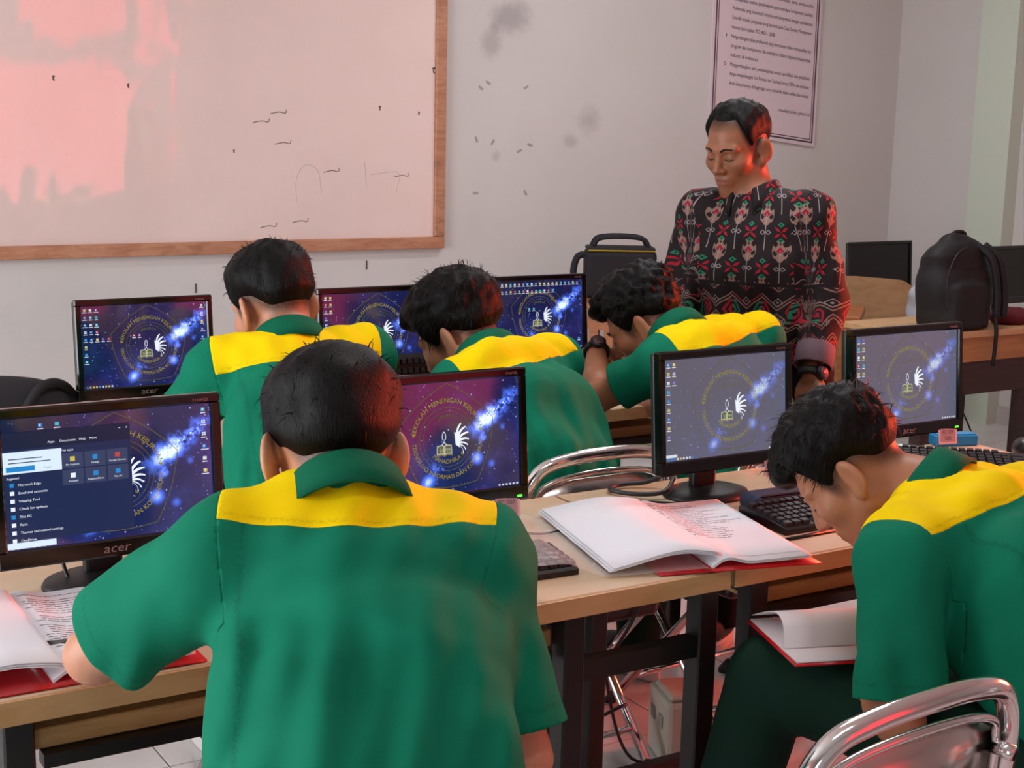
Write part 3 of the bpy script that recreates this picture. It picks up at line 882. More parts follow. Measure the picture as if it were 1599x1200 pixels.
# ------------------------------------------------------------------ keyboards
KEYTOP = plain('black_keycap', '#151318', 0.4)
KEYBODY = plain('keyboard_body', '#0c0a0d', 0.3)
key_me = MB()
_v = []
for s, zz in ((0.0082, 0.0), (0.0066, 0.0075)): _v += [(-s, -s, zz), (s, -s, zz), (s, s, zz), (-s, s, zz)]
key_me.add(_v, [[3, 2, 1, 0], [4, 5, 6, 7]] + [[k, (k+1) % 4, (k+1) % 4 + 4, k+4] for k in range(4)])
KEY = key_me.mesh('key', KEYTOP)
def keyboard(label, loc, rz, rx=0.0, group='keyboards'):
    t = thing('keyboard', label, 'keyboard', loc, rz, group)
    t.rotation_euler = (rx, 0, rz)
    KW, KD = 0.43, 0.142
    b = MB()
    pr = [(-KD/2, 0.0), (KD/2, 0.0), (KD/2, 0.026), (KD/2 - 0.012, 0.028), (-KD/2 + 0.006, 0.014), (-KD/2, 0.010)]
    n = len(pr); v = [(-KW/2, y, z) for y, z in pr] + [(KW/2, y, z) for y, z in pr]
    b.add(v, [list(range(n)), list(range(2*n-1, n-1, -1))] + [[k, k+n, (k+1) % n + n, (k+1) % n] for k in range(n)])
    b.obj('body', KEYBODY, t)
    sl = math.atan2(0.014, KD - 0.018)
    for row in range(6):
        y = -KD/2 + 0.018 + 0.0193*row + (0.006 if row == 5 else 0)
        z = 0.0135 + (y + KD/2 - 0.006) * math.tan(sl)
        xs = []
        x = -KW/2 + 0.018
        if row == 0:
            xs = [(x, 1.2), (x + .022, 1.2), (x + .044, 1.2), (x + .105, 5.4), (x + .166, 1.2), (x + .188, 1.2), (x + .21, 1.2), (x+.232, 1.2)]
        else:
            xs = [(x + 0.0187*k, 1.0) for k in range(13 if row < 5 else 12)]
            if row in (1, 2, 3, 4): xs.append((x + 0.0187*13 + 0.009, 1.9))
        for k in range(3):
            if row in (0, 4, 5) or (row == 1 and k == 1): xs.append((x + 0.286 + 0.0187*k, 1.0))
        for k in range(4):
            if row < 5: xs.append((x + 0.348 + 0.0187*k, 1.0))
        for kx, kw in xs:
            o = link('key', KEY, t, (kx, y, z), (sl, 0, 0)); o.scale = (kw, 1, 1)
    return t
keyboard('black keyboard between the open red folder and the bent student', (2.075, 2.045, DZ), -0.02)
keyboard('black keyboard under the clear plastic sheet at the nearest student\'s right', (1.155, 2.045, DZ), -0.05)
keyboard('black keyboard at the far right behind the bent student\'s collar', (2.69, 2.18, DZ), -0.75)
keyboard('black keyboard propped upright against the back row monitor', (1.86, 3.43, DZ + 0.075), 0.0, math.radians(72))

# ------------------------------------------------------------------ papers, folders, pens
SHEET = Mat('white_paper', '#e9ebf2', 0.75, spec=0.3).m
pm = Mat('printed_paper', '#e6e6ea', 0.75, spec=0.3); PAPER_P = pm.m
PTEXT = plain('grey_print', '#8f8c92', 0.8)
REDCOVER = plain('red_folder_plastic', '#b5101a', 0.25)
CLEAR = Mat('clear_plastic', '#ffffff', 0.12, spec=0.5, alpha=0.16).m
def sheet_mesh(fn, nu=24, nv=10, th=0.0012, mat=None, name='page', mats=None):
    """thin curved sheet: fn(u,v) -> xyz, u,v in 0..1"""
    top = np.array([[fn(i/nu, j/nv) for j in range(nv+1)] for i in range(nu+1)]).reshape(-1, 3)
    bot = top - [0, 0, th]
    N = len(top); w = nv+1; f = []
    for i in range(nu):
        for j in range(nv):
            a = i*w+j; f.append([a, a+w, a+w+1, a+1]); f.append([a+N, a+1+N, a+w+1+N, a+w+N])
    def edge(l):
        for a, b_ in zip(l[:-1], l[1:]): f.append([a, b_, b_+N, a+N])
    edge([i*w for i in range(nu+1)]); edge([i*w+nv for i in range(nu+1)]); edge(list(range(w))); edge([nu*w+j for j in range(w)])
    return MB().add(np.vstack([top, bot]), f, 0, True).mesh(name, mat)
def folder(label, p0, p1, wr, wl, bump, lines, seed, clear=True, lift=0.0):
    """open folder; spine from p0 (far) to p1 (near); right page width wr, flipped left pages width wl"""
    p0 = np.array(p0); p1 = np.array(p1)
    c = (p0 + p1)/2; ax = (p0 - p1); L = np.linalg.norm(ax); ax /= L
    rt = np.array([ax[1], -ax[0]])
    ang = math.atan2(rt[1], rt[0])
    t = thing('open_folder', label, 'folder', (c[0], c[1], DZ), ang, 'open red folders')
    def cov(x0, x1, z): return lambda u, v: (x0 + (x1-x0)*u, (v-.5)*(L+0.02), z)
    link('cover', sheet_mesh(cov(-0.004, wr + 0.014, 0.004), 4, 2, 0.0025, REDCOVER), t)
    lc = link('cover', sheet_mesh(cov(-wl*0.55, -0.004, 0.004), 4, 2, 0.0025, REDCOVER), t)
    def rp(z0):
        return lambda u, v: (0.001 + wr*u, (v-.5)*L*0.985, z0 + 0.010*math.exp(-((u-0.16)/0.13)**2) - 0.012*math.exp(-(u/0.05)**2)*0.5 + 0.004*u*u + lift*u*(1-v))
    for k in range(3): link('page', sheet_mesh(rp(0.008 + 0.0022*k), 24, 4, 0.0012, SHEET), t)
    # print on the top page
    F = MB(); r = random.Random(seed); fn = rp(0.008 + 0.0022*2 + 0.0004)
    for k in range(lines):
        v = 0.93 - k*0.030
        if r.random() < 0.12: continue
        u0 = 0.13 + (0.05 if r.random() < .4 else 0); u1 = u0 + r.uniform(0.35, 0.74)
        u = u0
        while u < u1:
            w = r.uniform(0.03, 0.10)
            uu = np.linspace(u, min(u + w, u1), 3)
            vv = []
            for a in uu:
                x, y, z = fn(a, v); vv += [(x, y, z), (x, y + 0.0026, z)]
            F.add(vv, [[0, 2, 3, 1], [2, 4, 5, 3]]); u += w + 0.014
    uu = np.linspace(.1, .95, 6); vv = []
    for a in uu:
        x, y, z = fn(a, 0.06); vv += [(x, y, z), (x, y + .0016, z)]
    F.add(vv, [[2*i, 2*i+2, 2*i+3, 2*i+1] for i in range(5)])
    F.obj('printed_text', PTEXT, t)['kind'] = 'stuff'
    def lp(z0, ww, b_): 
        return lambda u, v: (-ww*(u - 0.02*math.sin(math.pi*u)) + 0.02*math.exp(-(u/.10)**2)*b_/0.04, (v-.5)*L*0.985 + 0.006*u, z0 + b_*math.sin(math.pi*min(1.0, u*0.9 + 0.12))**0.8*(1 - 0.72*u) * (0.75 + 0.25*(1-v)))
    for k in range(3): link('flipped_page', sheet_mesh(lp(0.010 + 0.003*k, wl - 0.004*k, bump), 30, 5, 0.0012, SHEET), t)
    if clear:
        link('clear_cover', sheet_mesh(lambda u, v: (-0.006 - (wl + 0.135)*u, (v-.5)*L*0.98 - 0.012*u, 0.0055 + 0.030*min(1.0, max(0.0, (u - 0.62)/0.2))), 16, 4, 0.0006, CLEAR), t)
    return t
folder('open red folder with flipped white pages lying between the keyboards', (1.690, 2.262), (1.588, 1.868), 0.195, 0.192, 0.034, 20, 3)
folder('open red folder in front of the start-menu monitor at the left edge', (0.452, 2.255), (0.448, 1.885), 0.200, 0.20, 0.032, 26, 5, False)
PENC = plain('black_pencil_paint', '#141315', 0.4); PENCT = plain('pink_pencil_wood', '#e0917f', 0.6)
pc = thing('pencil', 'black pencil lying in front of the keyboard by the bent student', 'pencil', (1.885, 1.952, DZ + 0.0035), 0.02)
MB().tube([(-0.085, 0, 0), (0.085, 0, 0)], 0.0035, 6).obj('shaft', PENC, pc)
MB().tube([(0.085, 0, 0), (0.097, 0, 0)], np.array([0.0034, 0.0008]), 6).obj('tip', PENCT, pc)
pn = thing('pen', 'dark ballpoint pen on the printed page by the nearest student\'s elbow', 'pen', (0.508, 1.985, DZ + 0.022), 2.9)
MB().tube([(-0.055, 0, 0), (0.045, 0, 0)], 0.0045, 8).obj('barrel', plain('grey_pen', '#4a4a44', 0.35), pn)
MB().tube([(0.045, 0, 0), (0.066, 0, 0)], np.array([0.0042, 0.001]), 8).obj('tip', PENC, pn)
# navy pouch behind the keyboard
nv = thing('pencil_pouch', 'navy blue fabric pouch lying behind the keyboard at right', 'pouch', (2.03, 2.152, DZ), -0.04)
NAVY = plain('navy_fabric', '#1f2740', 0.7)
MB().box((0, 0, 0.018), (0.235, 0.062, 0.036), bev=0.014, seg=3).obj('body', NAVY, nv)
MB().box((0, -0.026, 0.0335), (0.20, 0.006, 0.005), bev=0.002).obj('zip', PLASTIC, nv)
# right desk end
bx = thing('blue_box', 'flat bright blue box behind the keyboard at right', 'box', (2.815, 2.41, DZ), -0.35)
MB().box((0, 0, 0.014), (0.115, 0.045, 0.028), bev=0.003).obj('body', plain('bright_blue_plastic', '#2389c4', 0.4), bx)
MB().box((0, -0.004, 0.0295), (0.105, 0.030, 0.003), bev=0.001).obj('lid', plain('bright_blue_lid', '#2a97d2', 0.35), bx)
gp = thing('plastic_tray', 'pale green translucent tray under the rightmost monitor', 'tray', (2.60, 2.385, DZ), 0.0); gp.scale = (0.55, 0.55, 1)
MB().lathe([(0.05, 0.0), (0.075, 0.006), (0.085, 0.018), (0.083, 0.018), (0.072, 0.008), (0.04, 0.004)], 28).obj('dish', plain('pale_green_plastic', '#9fc2ab', 0.25), gp)
ms = thing('computer_mouse', 'black computer mouse at the far right edge of the front desk', 'mouse', (2.862, 2.225, DZ), -0.6)
m_ = MB(); m_.add(*tube([(0, -0.055, 0.012), (0, -0.045, 0.016), (0, -0.02, 0.019), (0, 0.02, 0.018), (0, 0.045, 0.014), (0, 0.055, 0.009)], np.array([0.004, 0.022, 0.031, 0.030, 0.022, 0.004]), 16), 0, True)
for _a in m_.v: _a[:, 2] = np.maximum(_a[:, 2]*1.0, 0.001)
m_.obj('shell', plain('mouse_plastic', '#17161a', 0.3), ms)
MB().tube([(-0.004, 0.03, 0.034), (0.004, 0.03, 0.034)], 0.006, 10).obj('wheel', RUBBER, ms)
ps = link('paper_sheet', sheet_mesh(lambda u, v: (-0.15 + .3*u, -.1 + .2*v, 0.003 + 0.01*u*v), 6, 4, 0.0012, SHEET), None, (2.70, 2.02, DZ), (0, 0, -0.2))
tag(ps, 'loose white sheet of paper behind the bent student\'s yellow shoulder', 'paper')
rt_ = thing('network_router', 'small black box with a green light behind the left folder', 'router', (0.735, 2.145, DZ), 0.1)
MB().box((0, 0, 0.015), (0.12, 0.08, 0.03), bev=0.006).obj('body', PLASTIC, rt_)
MB().box((-0.042, -0.0405, 0.020), (0.005, 0.002, 0.004)).obj('light', LEDG, rt_)

# ------------------------------------------------------------------ cables
CABLE = plain('black_cable', '#141216', 0.45)
CABLEG = plain('grey_cable', '#2c2a2e', 0.45)
def cable(label, pts, r=0.003, mat=None, group='loose cables'):
    v, f = tube(smooth_path(pts, 8), r, 8)
    o = MB().add(v, f, 0, True).obj('cable', mat or CABLE)
    return tag(o, label, 'cable', group)
z = DZ + 0.0055
cable('thin black cable curving round the top of the white flipped page', [(1.57, 2.215, z), (1.60, 2.26, z + .006), (1.67, 2.31, z + .004), (1.74, 2.31, z), (1.80, 2.26, z), (1.85, 2.21, z)], 0.0026)
cable('thick grey cable looped left of the oval monitor stand', [(1.86, 2.33, z + .03), (1.82, 2.31, z + .01), (1.77, 2.345, z + .003), (1.745, 2.40, z + .003), (1.79, 2.425, z + .003), (1.85, 2.40, z + .01), (1.90, 2.36, z + .05)], 0.0052, CABLEG)
cable('black cable running from the middle monitor along the desk joint', [(1.40, 2.215, z), (1.44, 2.19, z), (1.485, 2.195, z), (1.53, 2.2, z)], 0.0024)
cable('black cable hanging from the nearest left monitor onto the desk', [(0.60, 2.30, 0.86), (0.575, 2.32, 0.80), (0.58, 2.30, z + .006), (0.60, 2.27, z)], 0.0035)
cable('black cable behind the start-menu monitor leading right', [(0.70, 2.24, z), (0.76, 2.27, z + .012), (0.84, 2.28, z + .016), (0.95, 2.27, z)], 0.003)
cable('black cable drooping from the leftmost back row monitor', [(1.10, 3.63, 0.87), (1.05, 3.66, 0.80), (0.98, 3.66, 0.775), (0.86, 3.64, z)], 0.0035)
for k, (lab, p) in enumerate((('black cable hanging behind the desk legs under the right desk', [(1.80, 2.40, 0.70), (1.78, 2.46, 0.5), (1.83, 2.5, 0.25), (1.92, 2.52, 0.05), (2.1, 2.55, 0.005)]),
                 ('black cable looping over the white box on the floor', [(1.86, 2.42, 0.66), (1.90, 2.48, 0.45), (1.80, 2.5, 0.28), (1.72, 2.46, 0.2), (1.84, 2.44, 0.23)]),
                 ('tangle of thin cables behind the right table leg', [(5.05, 4.3, 0.7), (5.12, 4.32, 0.45), (5.0, 4.33, 0.35), (5.1, 4.34, 0.3), (5.2, 4.33, 0.1), (5.0, 4.3, 0.01)]))):
    cable(lab, p, 0.004)

# ------------------------------------------------------------------ people
def unit(v): v = np.asarray(v, float); return v / (np.linalg.norm(v) + 1e-12)
def sstep(x, a, b): t = np.clip((x - a) / (b - a), 0, 1); return t*t*(3 - 2*t)
def waves(P, freq, seed, n=10, stretch=(1, 1, 1)):
    r = np.random.default_rng(seed); out = np.zeros(len(P), np.float32)
    for _ in range(n):
        k = unit(r.normal(size=3) / np.array(stretch)) * freq * r.uniform(0.6, 1.5)
        out += np.sin(P @ k.astype(np.float32) + r.uniform(0, 6.28))
    return out / math.sqrt(n)

def skin_mat(name, base, red='#b5604a', hair='#15100f'):
    m = Mat(name, base, 0.48, spec=0.4)
    n = m.noise(30, 4, 0.6)
    c = m.mix(n.ss(0.3, 0.75) * 0.3, base, red)
    lip = E(m.nt, m.attr('lip').outputs['Fac']); c = m.mix(lip.clamp(), c, '#8a4a42')
    st = E(m.nt, m.attr('stubble').outputs['Fac'])
    sp = m.noise(900, 2, 0.6).ss(0.3, 0.7) * 0.5 + 0.5
    c = m.mix((st * (sp * 1.1)).clamp(), c, hair)
    m.color(c)
    m.b.inputs['Subsurface Weight'].default_value = 0.0
    return m.m
SKINS = {'a': skin_mat('skin_light_brown', '#c68f72'), 'b': skin_mat('skin_brown', '#a97353'), 'c': skin_mat('skin_tan', '#895a3f')}
def hair_mat():
    m = Mat('black_hair', '#060505', 0.5, spec=0.16)
    n = m.noise(120, 4, 0.6, stretch=(3, 3, 0.4)); m.color(m.mix(n.ss(0.35, 0.7), '#040303', '#0d0a0a'))
    m.bump(n, 0.5, 0.003); return m.m
HAIR = hair_mat()
def cloth_mat(name, a, b, rough=0.8):
    m = Mat(name, a, rough, spec=0.12)
    n = m.noise(8, 4, 0.6); w = m.noise(420, 2, 0.7)
    c = m.mix(n.ss(0.3, 0.75) * 0.5, a, b)
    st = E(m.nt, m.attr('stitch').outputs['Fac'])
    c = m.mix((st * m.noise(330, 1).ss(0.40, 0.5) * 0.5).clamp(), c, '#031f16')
    m.color(c); m.bump(w * 0.4 + n, 0.16, 0.004)
    return m.m
GREEN = cloth_mat('green_twill', '#0c7659', '#0a6a50')
YELLOW = cloth_mat('yellow_twill', '#f6d600', '#edc900')
GREEN_COLLAR = cloth_mat('green_collar_twill', '#0b6247', '#09563e')
TROUSER = cloth_mat('dark_green_trouser', '#0f2a20', '#0b2119')
TROUSER_B = cloth_mat('black_trouser', '#131215', '#0d0c0f')
SHOE = plain('black_canvas', '#131214', 0.7); SOLE = plain('off_white_rubber', '#cfc6c2', 0.6); SHOERED = plain('red_stripe', '#8e2626', 0.6)
EYE = plain('dark_eye', '#120d0b', 0.2); EYEW = plain('eye_white', '#cfc3b8', 0.3)

def head_frame(yaw, pitch, roll=0.0):
    y, p, r = (math.radians(a) for a in (yaw, pitch, roll))
    f = np.array([math.sin(y)*math.cos(p), math.cos(y)*math.cos(p), -math.sin(p)])
    rt = np.array([math.cos(y), -math.sin(y), 0.0]); up = np.cross(rt, f)
    rt2 = rt*math.cos(r) + up*math.sin(r); up2 = np.cross(rt2, f)
    return np.stack([rt2, f, up2])

CR_C, CR_R = (0, -0.012, 0.035), (0.0745, 0.096, 0.086)
def head_sdf(q, jaw=1.0):
    d = ellip(q, CR_C, CR_R)
    d = smin(d, ellip(q, (0, 0.030, -0.030), (0.061, 0.058, 0.083)), 0.03)
    for s in (-1, 1):
        d = smin(d, rcone(q, (s*0.047, 0.002, -0.055), (s*0.008, 0.064, -0.096), 0.023, 0.017), 0.022)
        d = smin(d, ellip(q, (s*0.041, 0.054, -0.022), (0.026, 0.027, 0.024)), 0.02)
        d = smin(d, rcone(q, (s*0.012, 0.083, 0.022), (s*0.046, 0.070, 0.024), 0.010, 0.008), 0.014)
    d = smin(d, ellip(q, (0, 0.070, -0.100), (0.018, 0.017, 0.016)), 0.018)
    d = smin(d, ellip(q, (0, 0.076, -0.066), (0.026, 0.014, 0.020)), 0.02)
    for s in (-1, 1):
        d = smax(d, -ellip(q, (s*0.031, 0.096, 0.004), (0.019, 0.014, 0.011)), 0.010)
        d = smin(d, ellip(q, (s*0.031, 0.074, 0.002), (0.0145, 0.0125, 0.0115)), 0.006)
    d = smin(d, rcone(q, (0, 0.081, 0.016), (0, 0.104, -0.030), 0.0075, 0.0115), 0.010)
    for s in (-1, 1):
        d = smin(d, ellip(q, (s*0.0125, 0.093, -0.034), (0.0085, 0.0105, 0.0085)), 0.008)
        d = smax(d, -ellip(q, (s*0.006, 0.098, -0.046), (0.0035, 0.006, 0.004)), 0.004)
    d = smin(d, ellip(q, (0, 0.0875, -0.0595), (0.0225, 0.0075, 0.0052)), 0.006)
    d = smin(d, ellip(q, (0, 0.0865, -0.0715), (0.0195, 0.0080, 0.0062)), 0.006)
    d = smax(d, -ellip(q, (0, 0.0965, -0.0655), (0.022, 0.0055, 0.0013)), 0.003)
    for s in (-1, 1):
        # ear: tilted disc with a hollow and a lobe
        a = 0.50
        R = np.array([[math.cos(a), s*math.sin(a), 0], [-s*math.sin(a), math.cos(a), 0], [0, 0, 1]])
        e = ellip(q, (s*0.083, -0.016, -0.006), (0.0085, 0.0215, 0.0335), R)
        e = smin(e, ellip(q, (s*0.078, -0.004, -0.036), (0.0075, 0.010, 0.012)), 0.012)
        e = smax(e, -ellip(q, (s*0.0935, -0.008, -0.002), (0.0085, 0.0135, 0.021), R), 0.005)
        d = smin(d, e, 0.010)
    return d

def hairline(q, nape, side, front):
    az = np.abs(np.arctan2(q[:, 0], -(q[:, 1] + 0.005)))          # 0 back .. pi front
    z = nape + (side - nape) * sstep(az, 0.55, 1.25)
    z = z - 0.020 * np.exp(-((az - 1.95)/0.16)**2)                  # sideburn
    return z + (front - side) * sstep(az, 2.0, 2.45)

def hand_prims(w, dirv, palm, side, curl=0.5, s=1.0):
    """palm faces along `palm`; thumb on the side given by +1/-1 of cross(dir, palm)"""
    d = unit(dirv); n = unit(np.asarray(palm) - d*np.dot(palm, d)); a = np.cross(d, n) * side
    w = np.asarray(w, float); pr = []
    Rm = np.stack([a, d, n])
    pr.append(('e', w + d*0.048*s, (0.041*s, 0.052*s, 0.0155*s), Rm, 0.012))
    L = (0.070, 0.078, 0.073, 0.058)
    for k in range(4):
        off = (0.030, 0.010, -0.010, -0.029)[k]
        p = w + d*(0.088 - abs(k-1)*0.004)*s + a*off*s
        ang = 0.25*curl; seg = (0.45, 0.30, 0.25); r = (0.0098, 0.0088, 0.0078, 0.0068) if k < 3 else (0.0088, 0.0078, 0.007, 0.006)
        for j in range(3):
            ang += (0.55, 0.75, 0.55)[j] * curl
            dv = d*math.cos(ang) + n*math.sin(ang) + a*0.06*(1.5-k)*(1-curl)
            q = p + unit(dv)*L[k]*seg[j]*s
            pr.append(('c', p, q, r[j]*s, r[j+1]*s, 0.005)); p = q
    p = w + d*0.022*s + a*0.030*s
    for j, (ln, dv) in enumerate(((0.042, d*0.72 + a*0.55 + n*0.42), (0.032, d*0.9 + a*0.12 + n*(0.2 + 0.5*curl)), (0.024, d*0.9 - a*0.2*curl + n*(0.1 + 0.6*curl)))):
        q = p + unit(dv)*ln*s
        pr.append(('c', p, q, (0.0150, 0.0115, 0.0100)[j]*s, (0.0115, 0.0100, 0.0080)[j]*s, 0.009)); p = q
    return pr
def eval_prims(P, prims, d=None):
    for p in prims:
        if p[0] == 'c': e = rcone(P, p[1], p[2], p[3], p[4])
        else: e = ellip(P, p[1], p[2], p[3])
        d = e if d is None else smin(d, e, p[-1])
    return d

def masked(P, centre, rad, fn, far):
    """evaluate fn only inside a ball; elsewhere a distance bound"""
    r = np.sqrt(((P - np.asarray(centre, np.float32))**2).sum(1))
    out = np.maximum(r - rad, 0.0).astype(np.float32) + far
    m = r < rad
    if m.any(): out[m] = fn(P[m])
    return out

def person(label, J, head, skin, uniform, hair, group=None, res=0.007, hands=(), hs=1.0, bulk=1.0, hunch=0.03, yoke=(0.075, 0.25), seed=1, sleeve=(0.80, 0.80), sr=(0.068, 0.068), shoes=True, fold=0.004, stand=False, hem=-0.02, drape=0.0045, cdrop=-0.010):
    J = {k: np.array(v, float) for k, v in J.items()}
    lat = unit(J['shR'] - J['shL']); shm = (J['shL'] + J['shR'])/2
    up = unit(J['c7'] - J['hip']); fwd = unit(np.cross(up, lat)); up_t = np.cross(lat, fwd)
    hl = unit(J['hipR'] - J['hipL']); hf = unit(np.cross([0, 0, 1], hl))
    R = head_frame(*head)
    HO = J['head']
    g = bulk
    def st(t, A, B, back):
        c = shm + (J['hip'] - shm)*t - fwd*back
        l = unit(lat*(1-t) + hl*t); f = unit(fwd*(1-t*t) + hf*t*t)
        f = unit(f - l*np.dot(f, l))
        return (c, l, f, A*g, B*g)
    def stations(x):
        return [st(0.19, 0.142 + x, 0.092 + x, 0.0), st(0.34, 0.152 + x, 0.104 + x, hunch*0.6), st(0.58, 0.146 + x, 0.100 + x, hunch), st(0.82, 0.146 + x*1.25, 0.102 + x, hunch*0.6), st(1.0, 0.162 + x*1.2, 0.112 + x, 0.0)]
    neck_top = HO + R.T @ np.array([0, -0.028, -0.045])*hs
    nb = J['c7'] + fwd*0.045 - up_t*0.012
    S_body = stations(0.0)
    hand_lists = []
    for side, dv, pn, curl in hands:
        hand_lists.append((J['wr'+side], hand_prims(J['wr'+side], dv, pn, 1 if side == 'R' else -1, curl)))
    def body(P):
        d = loft(P, S_body)
        for s in 'LR':
            d = smin(d, rcone(P, nb - up_t*0.03, J['sh'+s], 0.052, 0.048), 0.035)
            d = smin(d, rcone(P, J['sh'+s], J['el'+s], 0.047*g, 0.037*g), 0.03)
            mid = J['el'+s]*0.7 + J['wr'+s]*0.3
            d = smin(d, rcone(P, J['el'+s], mid, 0.038*g, 0.039*g), 0.012)
            d = smin(d, rcone(P, mid, J['wr'+s], 0.039*g, 0.0255*g), 0.012)
            d = smin(d, rcone(P, J['hip'+s], J['kn'+s], 0.080*g, 0.052*g), 0.03)
            d = smin(d, rcone(P, J['kn'+s], J['an'+s], 0.050*g, 0.034*g), 0.02)
            d = smin(d, rcone(P, J['an'+s], J['an'+s] + J['foot']*0.13 - np.array([0, 0, 0.045]), 0.034, 0.026), 0.02)
        d = smin(d, rcone(P, nb, neck_top, 0.057*hs, 0.053*hs), 0.03)
        h = masked(P, HO, 0.26, lambda Q: head_sdf(((Q - HO.astype(np.float32)) @ R.T.astype(np.float32)) / hs)*hs, 0.02)
        d = smin(d, h, 0.025)
        for w, pr in hand_lists:
            d = smin(d, masked(P, w, 0.22, lambda Q: eval_prims(Q, pr), 0.02), 0.012)
        return d
    pts = np.array([J[k] for k in J if k != 'foot'])
    lo = pts.min(0) - 0.16; hi = pts.max(0) + 0.16; lo[2] = -0.02
    lo = np.minimum(lo, HO - 0.17); hi = np.maximum(hi, HO + 0.17)
    fine = [[(HO[k] - 0.155*hs, HO[k] + 0.155*hs, res*0.55)] for k in range(3)]
    for w, pr in hand_lists:
        for k in range(3): fine[k].append((w[k] - 0.12, w[k] + 0.12, 0.0052))
    G = [axis_grid(lo[k], hi[k], 0.012, fine[k]) for k in range(3)]
    V, F = surface_net(body, *G)
    V = relax(V, F, 1, 0.4)
    q = ((V - HO) @ R.T) / hs
    near = np.sqrt((q*q).sum(1)) < 0.16
    hz = hairline(q, hair.get('nape', -0.05), hair.get('side', 0.0), hair.get('front', 0.062))
    stub = sstep(q[:, 2] - hz, -0.022, 0.020) * near * (q[:, 1] < 0.075)
    stub *= np.where(np.abs(q[:, 0]) > 0.081, 0.0, 1.0)
    lip = np.exp(-((q[:, 2] + 0.0655)/0.009)**4) * np.exp(-(q[:, 0]/0.021)**4) * (q[:, 1] > 0.078) * near * 0.8
    root = link('person', np_mesh('person', V, F, SKINS[skin], {'stubble': stub, 'lip': lip}))
    tag(root, label, 'person', group)

    # hair
    th_top, th_side = hair.get('top', 0.022), hair.get('sidet', 0.011)
    def hair_fn(P):
        q = ((P - HO.astype(np.float32)) @ R.T.astype(np.float32)) / hs
        hz = hairline(q, hair.get('nape', -0.05), hair.get('side', 0.0), hair.get('front', 0.062))
        T = th_side + (th_top - th_side) * sstep(q[:, 2], 0.03, 0.10)
        T = -0.008 + (T + 0.008) * sstep(q[:, 2] - hz, -0.004, hair.get('fade', 0.05))
        n = waves(q, 170, seed, 9, (1, 1, 2.2)) * hair.get('rough', 0.0016) + waves(q, 60, seed+1, 6) * hair.get('rough', 0.0016)*1.2
        d = ellip(q, CR_C, CR_R) - T - n * sstep(q[:, 2] - hz, 0.015, 0.07)
        if 'block' in hair: d = smin(d, ellip(q, (0, -0.014, hair['block']), (0.0765 + th_side, 0.098 + th_side, 0.070)) + 0.012*(1 - sstep(q[:, 2] - hz, -0.004, 0.03)) - n*sstep(q[:, 2] - hz, 0.015, 0.07), 0.012)
        for c, r_ in hair.get('tufts', ()): d = smin(d, ellip(q, c, r_) - n, 0.02)
        return d * hs
    e = 0.178*hs
    Gh = [axis_grid(HO[k] - e, HO[k] + e, res*0.55) for k in range(3)]
    Vh, Fh = surface_net(hair_fn, *Gh)
    # keep only what stands proud of the skin
    bd = body(Vh.astype(np.float32))
    keep = (bd[Fh] > -0.006).any(1); Fh = Fh[keep]
    u, inv = np.unique(Fh, return_inverse=True); Vh = Vh[u]; Fh = inv.reshape(-1, 4)
    Th = tri(Fh)
    # strands that break the outline
    r = np.random.default_rng(seed); nst = hair.get('strands', 500)
    qh = ((Vh - HO) @ R.T)/hs
    ct = Vh[Th].mean(1); nn = np.cross(Vh[Th[:, 1]] - Vh[Th[:, 0]], Vh[Th[:, 2]] - Vh[Th[:, 0]])
    nn /= np.linalg.norm(nn, axis=1)[:, None] + 1e-12
    if (nn * (ct - (HO + R.T @ np.array([0, 0, 0.03])))).sum() < 0: nn = -nn
    qc = ((ct - HO) @ R.T)/hs
    okc = np.where(qc[:, 2] - hairline(qc, hair.get('nape', -0.05), hair.get('side', 0.0), hair.get('front', 0.062)) > 0.035)[0]
    pick = okc[r.integers(0, len(okc), nst)]
    flow = -R[2] * hair.get('down', 0.6) + R[1] * hair.get('fw', 0.3)
    sv = []; sf = []
    for k in pick:
        n_ = nn[k]; t = flow - n_*np.dot(flow, n_) + r.normal(size=3)*0.35
        ln = r.uniform(0.6, 1.3)*hair.get('len', 0.02)*hs
        p0 = ct[k] - n_*0.003; p1 = p0 + unit(t + n_*hair.get('spike', 0.22))*ln*0.55; p2 = p1 + unit(t + n_*0.15 - np.array([0, 0, 0.3]))*ln*0.55
        wd = unit(np.cross(t, n_))*0.0011
        b_ = len(Vh) + len(sv); sv += [p0 - wd, p0 + wd, p1 - wd*.8, p1 + wd*.8, p2]
        sf += [[b_, b_+1, b_+3], [b_, b_+3, b_+2], [b_+2, b_+3, b_+4]]
    Vh = np.vstack([Vh, np.array(sv)]) if sv else Vh
    Th = np.vstack([Th, np.array(sf)]) if sf else Th
    link('hair', np_mesh('hair', Vh, Th, HAIR), root)
    # brows and eyes
    loc2w = lambda a: HO + (np.asarray(a)*hs) @ R
    for s in (-1, 1):
        br = smooth_path([loc2w(a) for a in ((s*0.014, 0.0925, 0.022), (s*0.028, 0.0905, 0.0285), (s*0.045, 0.0795, 0.0245))], 5)
        MB().tube(br, np.linspace(0.0032, 0.0018, len(br))*hs, 6).obj('eyebrow', HAIR, root)
        ey = smooth_path([loc2w(a) for a in ((s*0.019, 0.0850, -0.0025), (s*0.031, 0.0868, -0.0050), (s*0.044, 0.0805, -0.0035))], 5)
        MB().tube(ey, 0.0016*hs, 6).obj('eye', EYE, root)

    # shirt: torso and sleeves in one surface, then cut into panels
    infl = 0.020
    S_sh = stations(infl)
    slv = {s: J['sh'+s] + (J['el'+s] - J['sh'+s]) * 1.12 for s in 'LR'}
    long = uniform == 'batik'
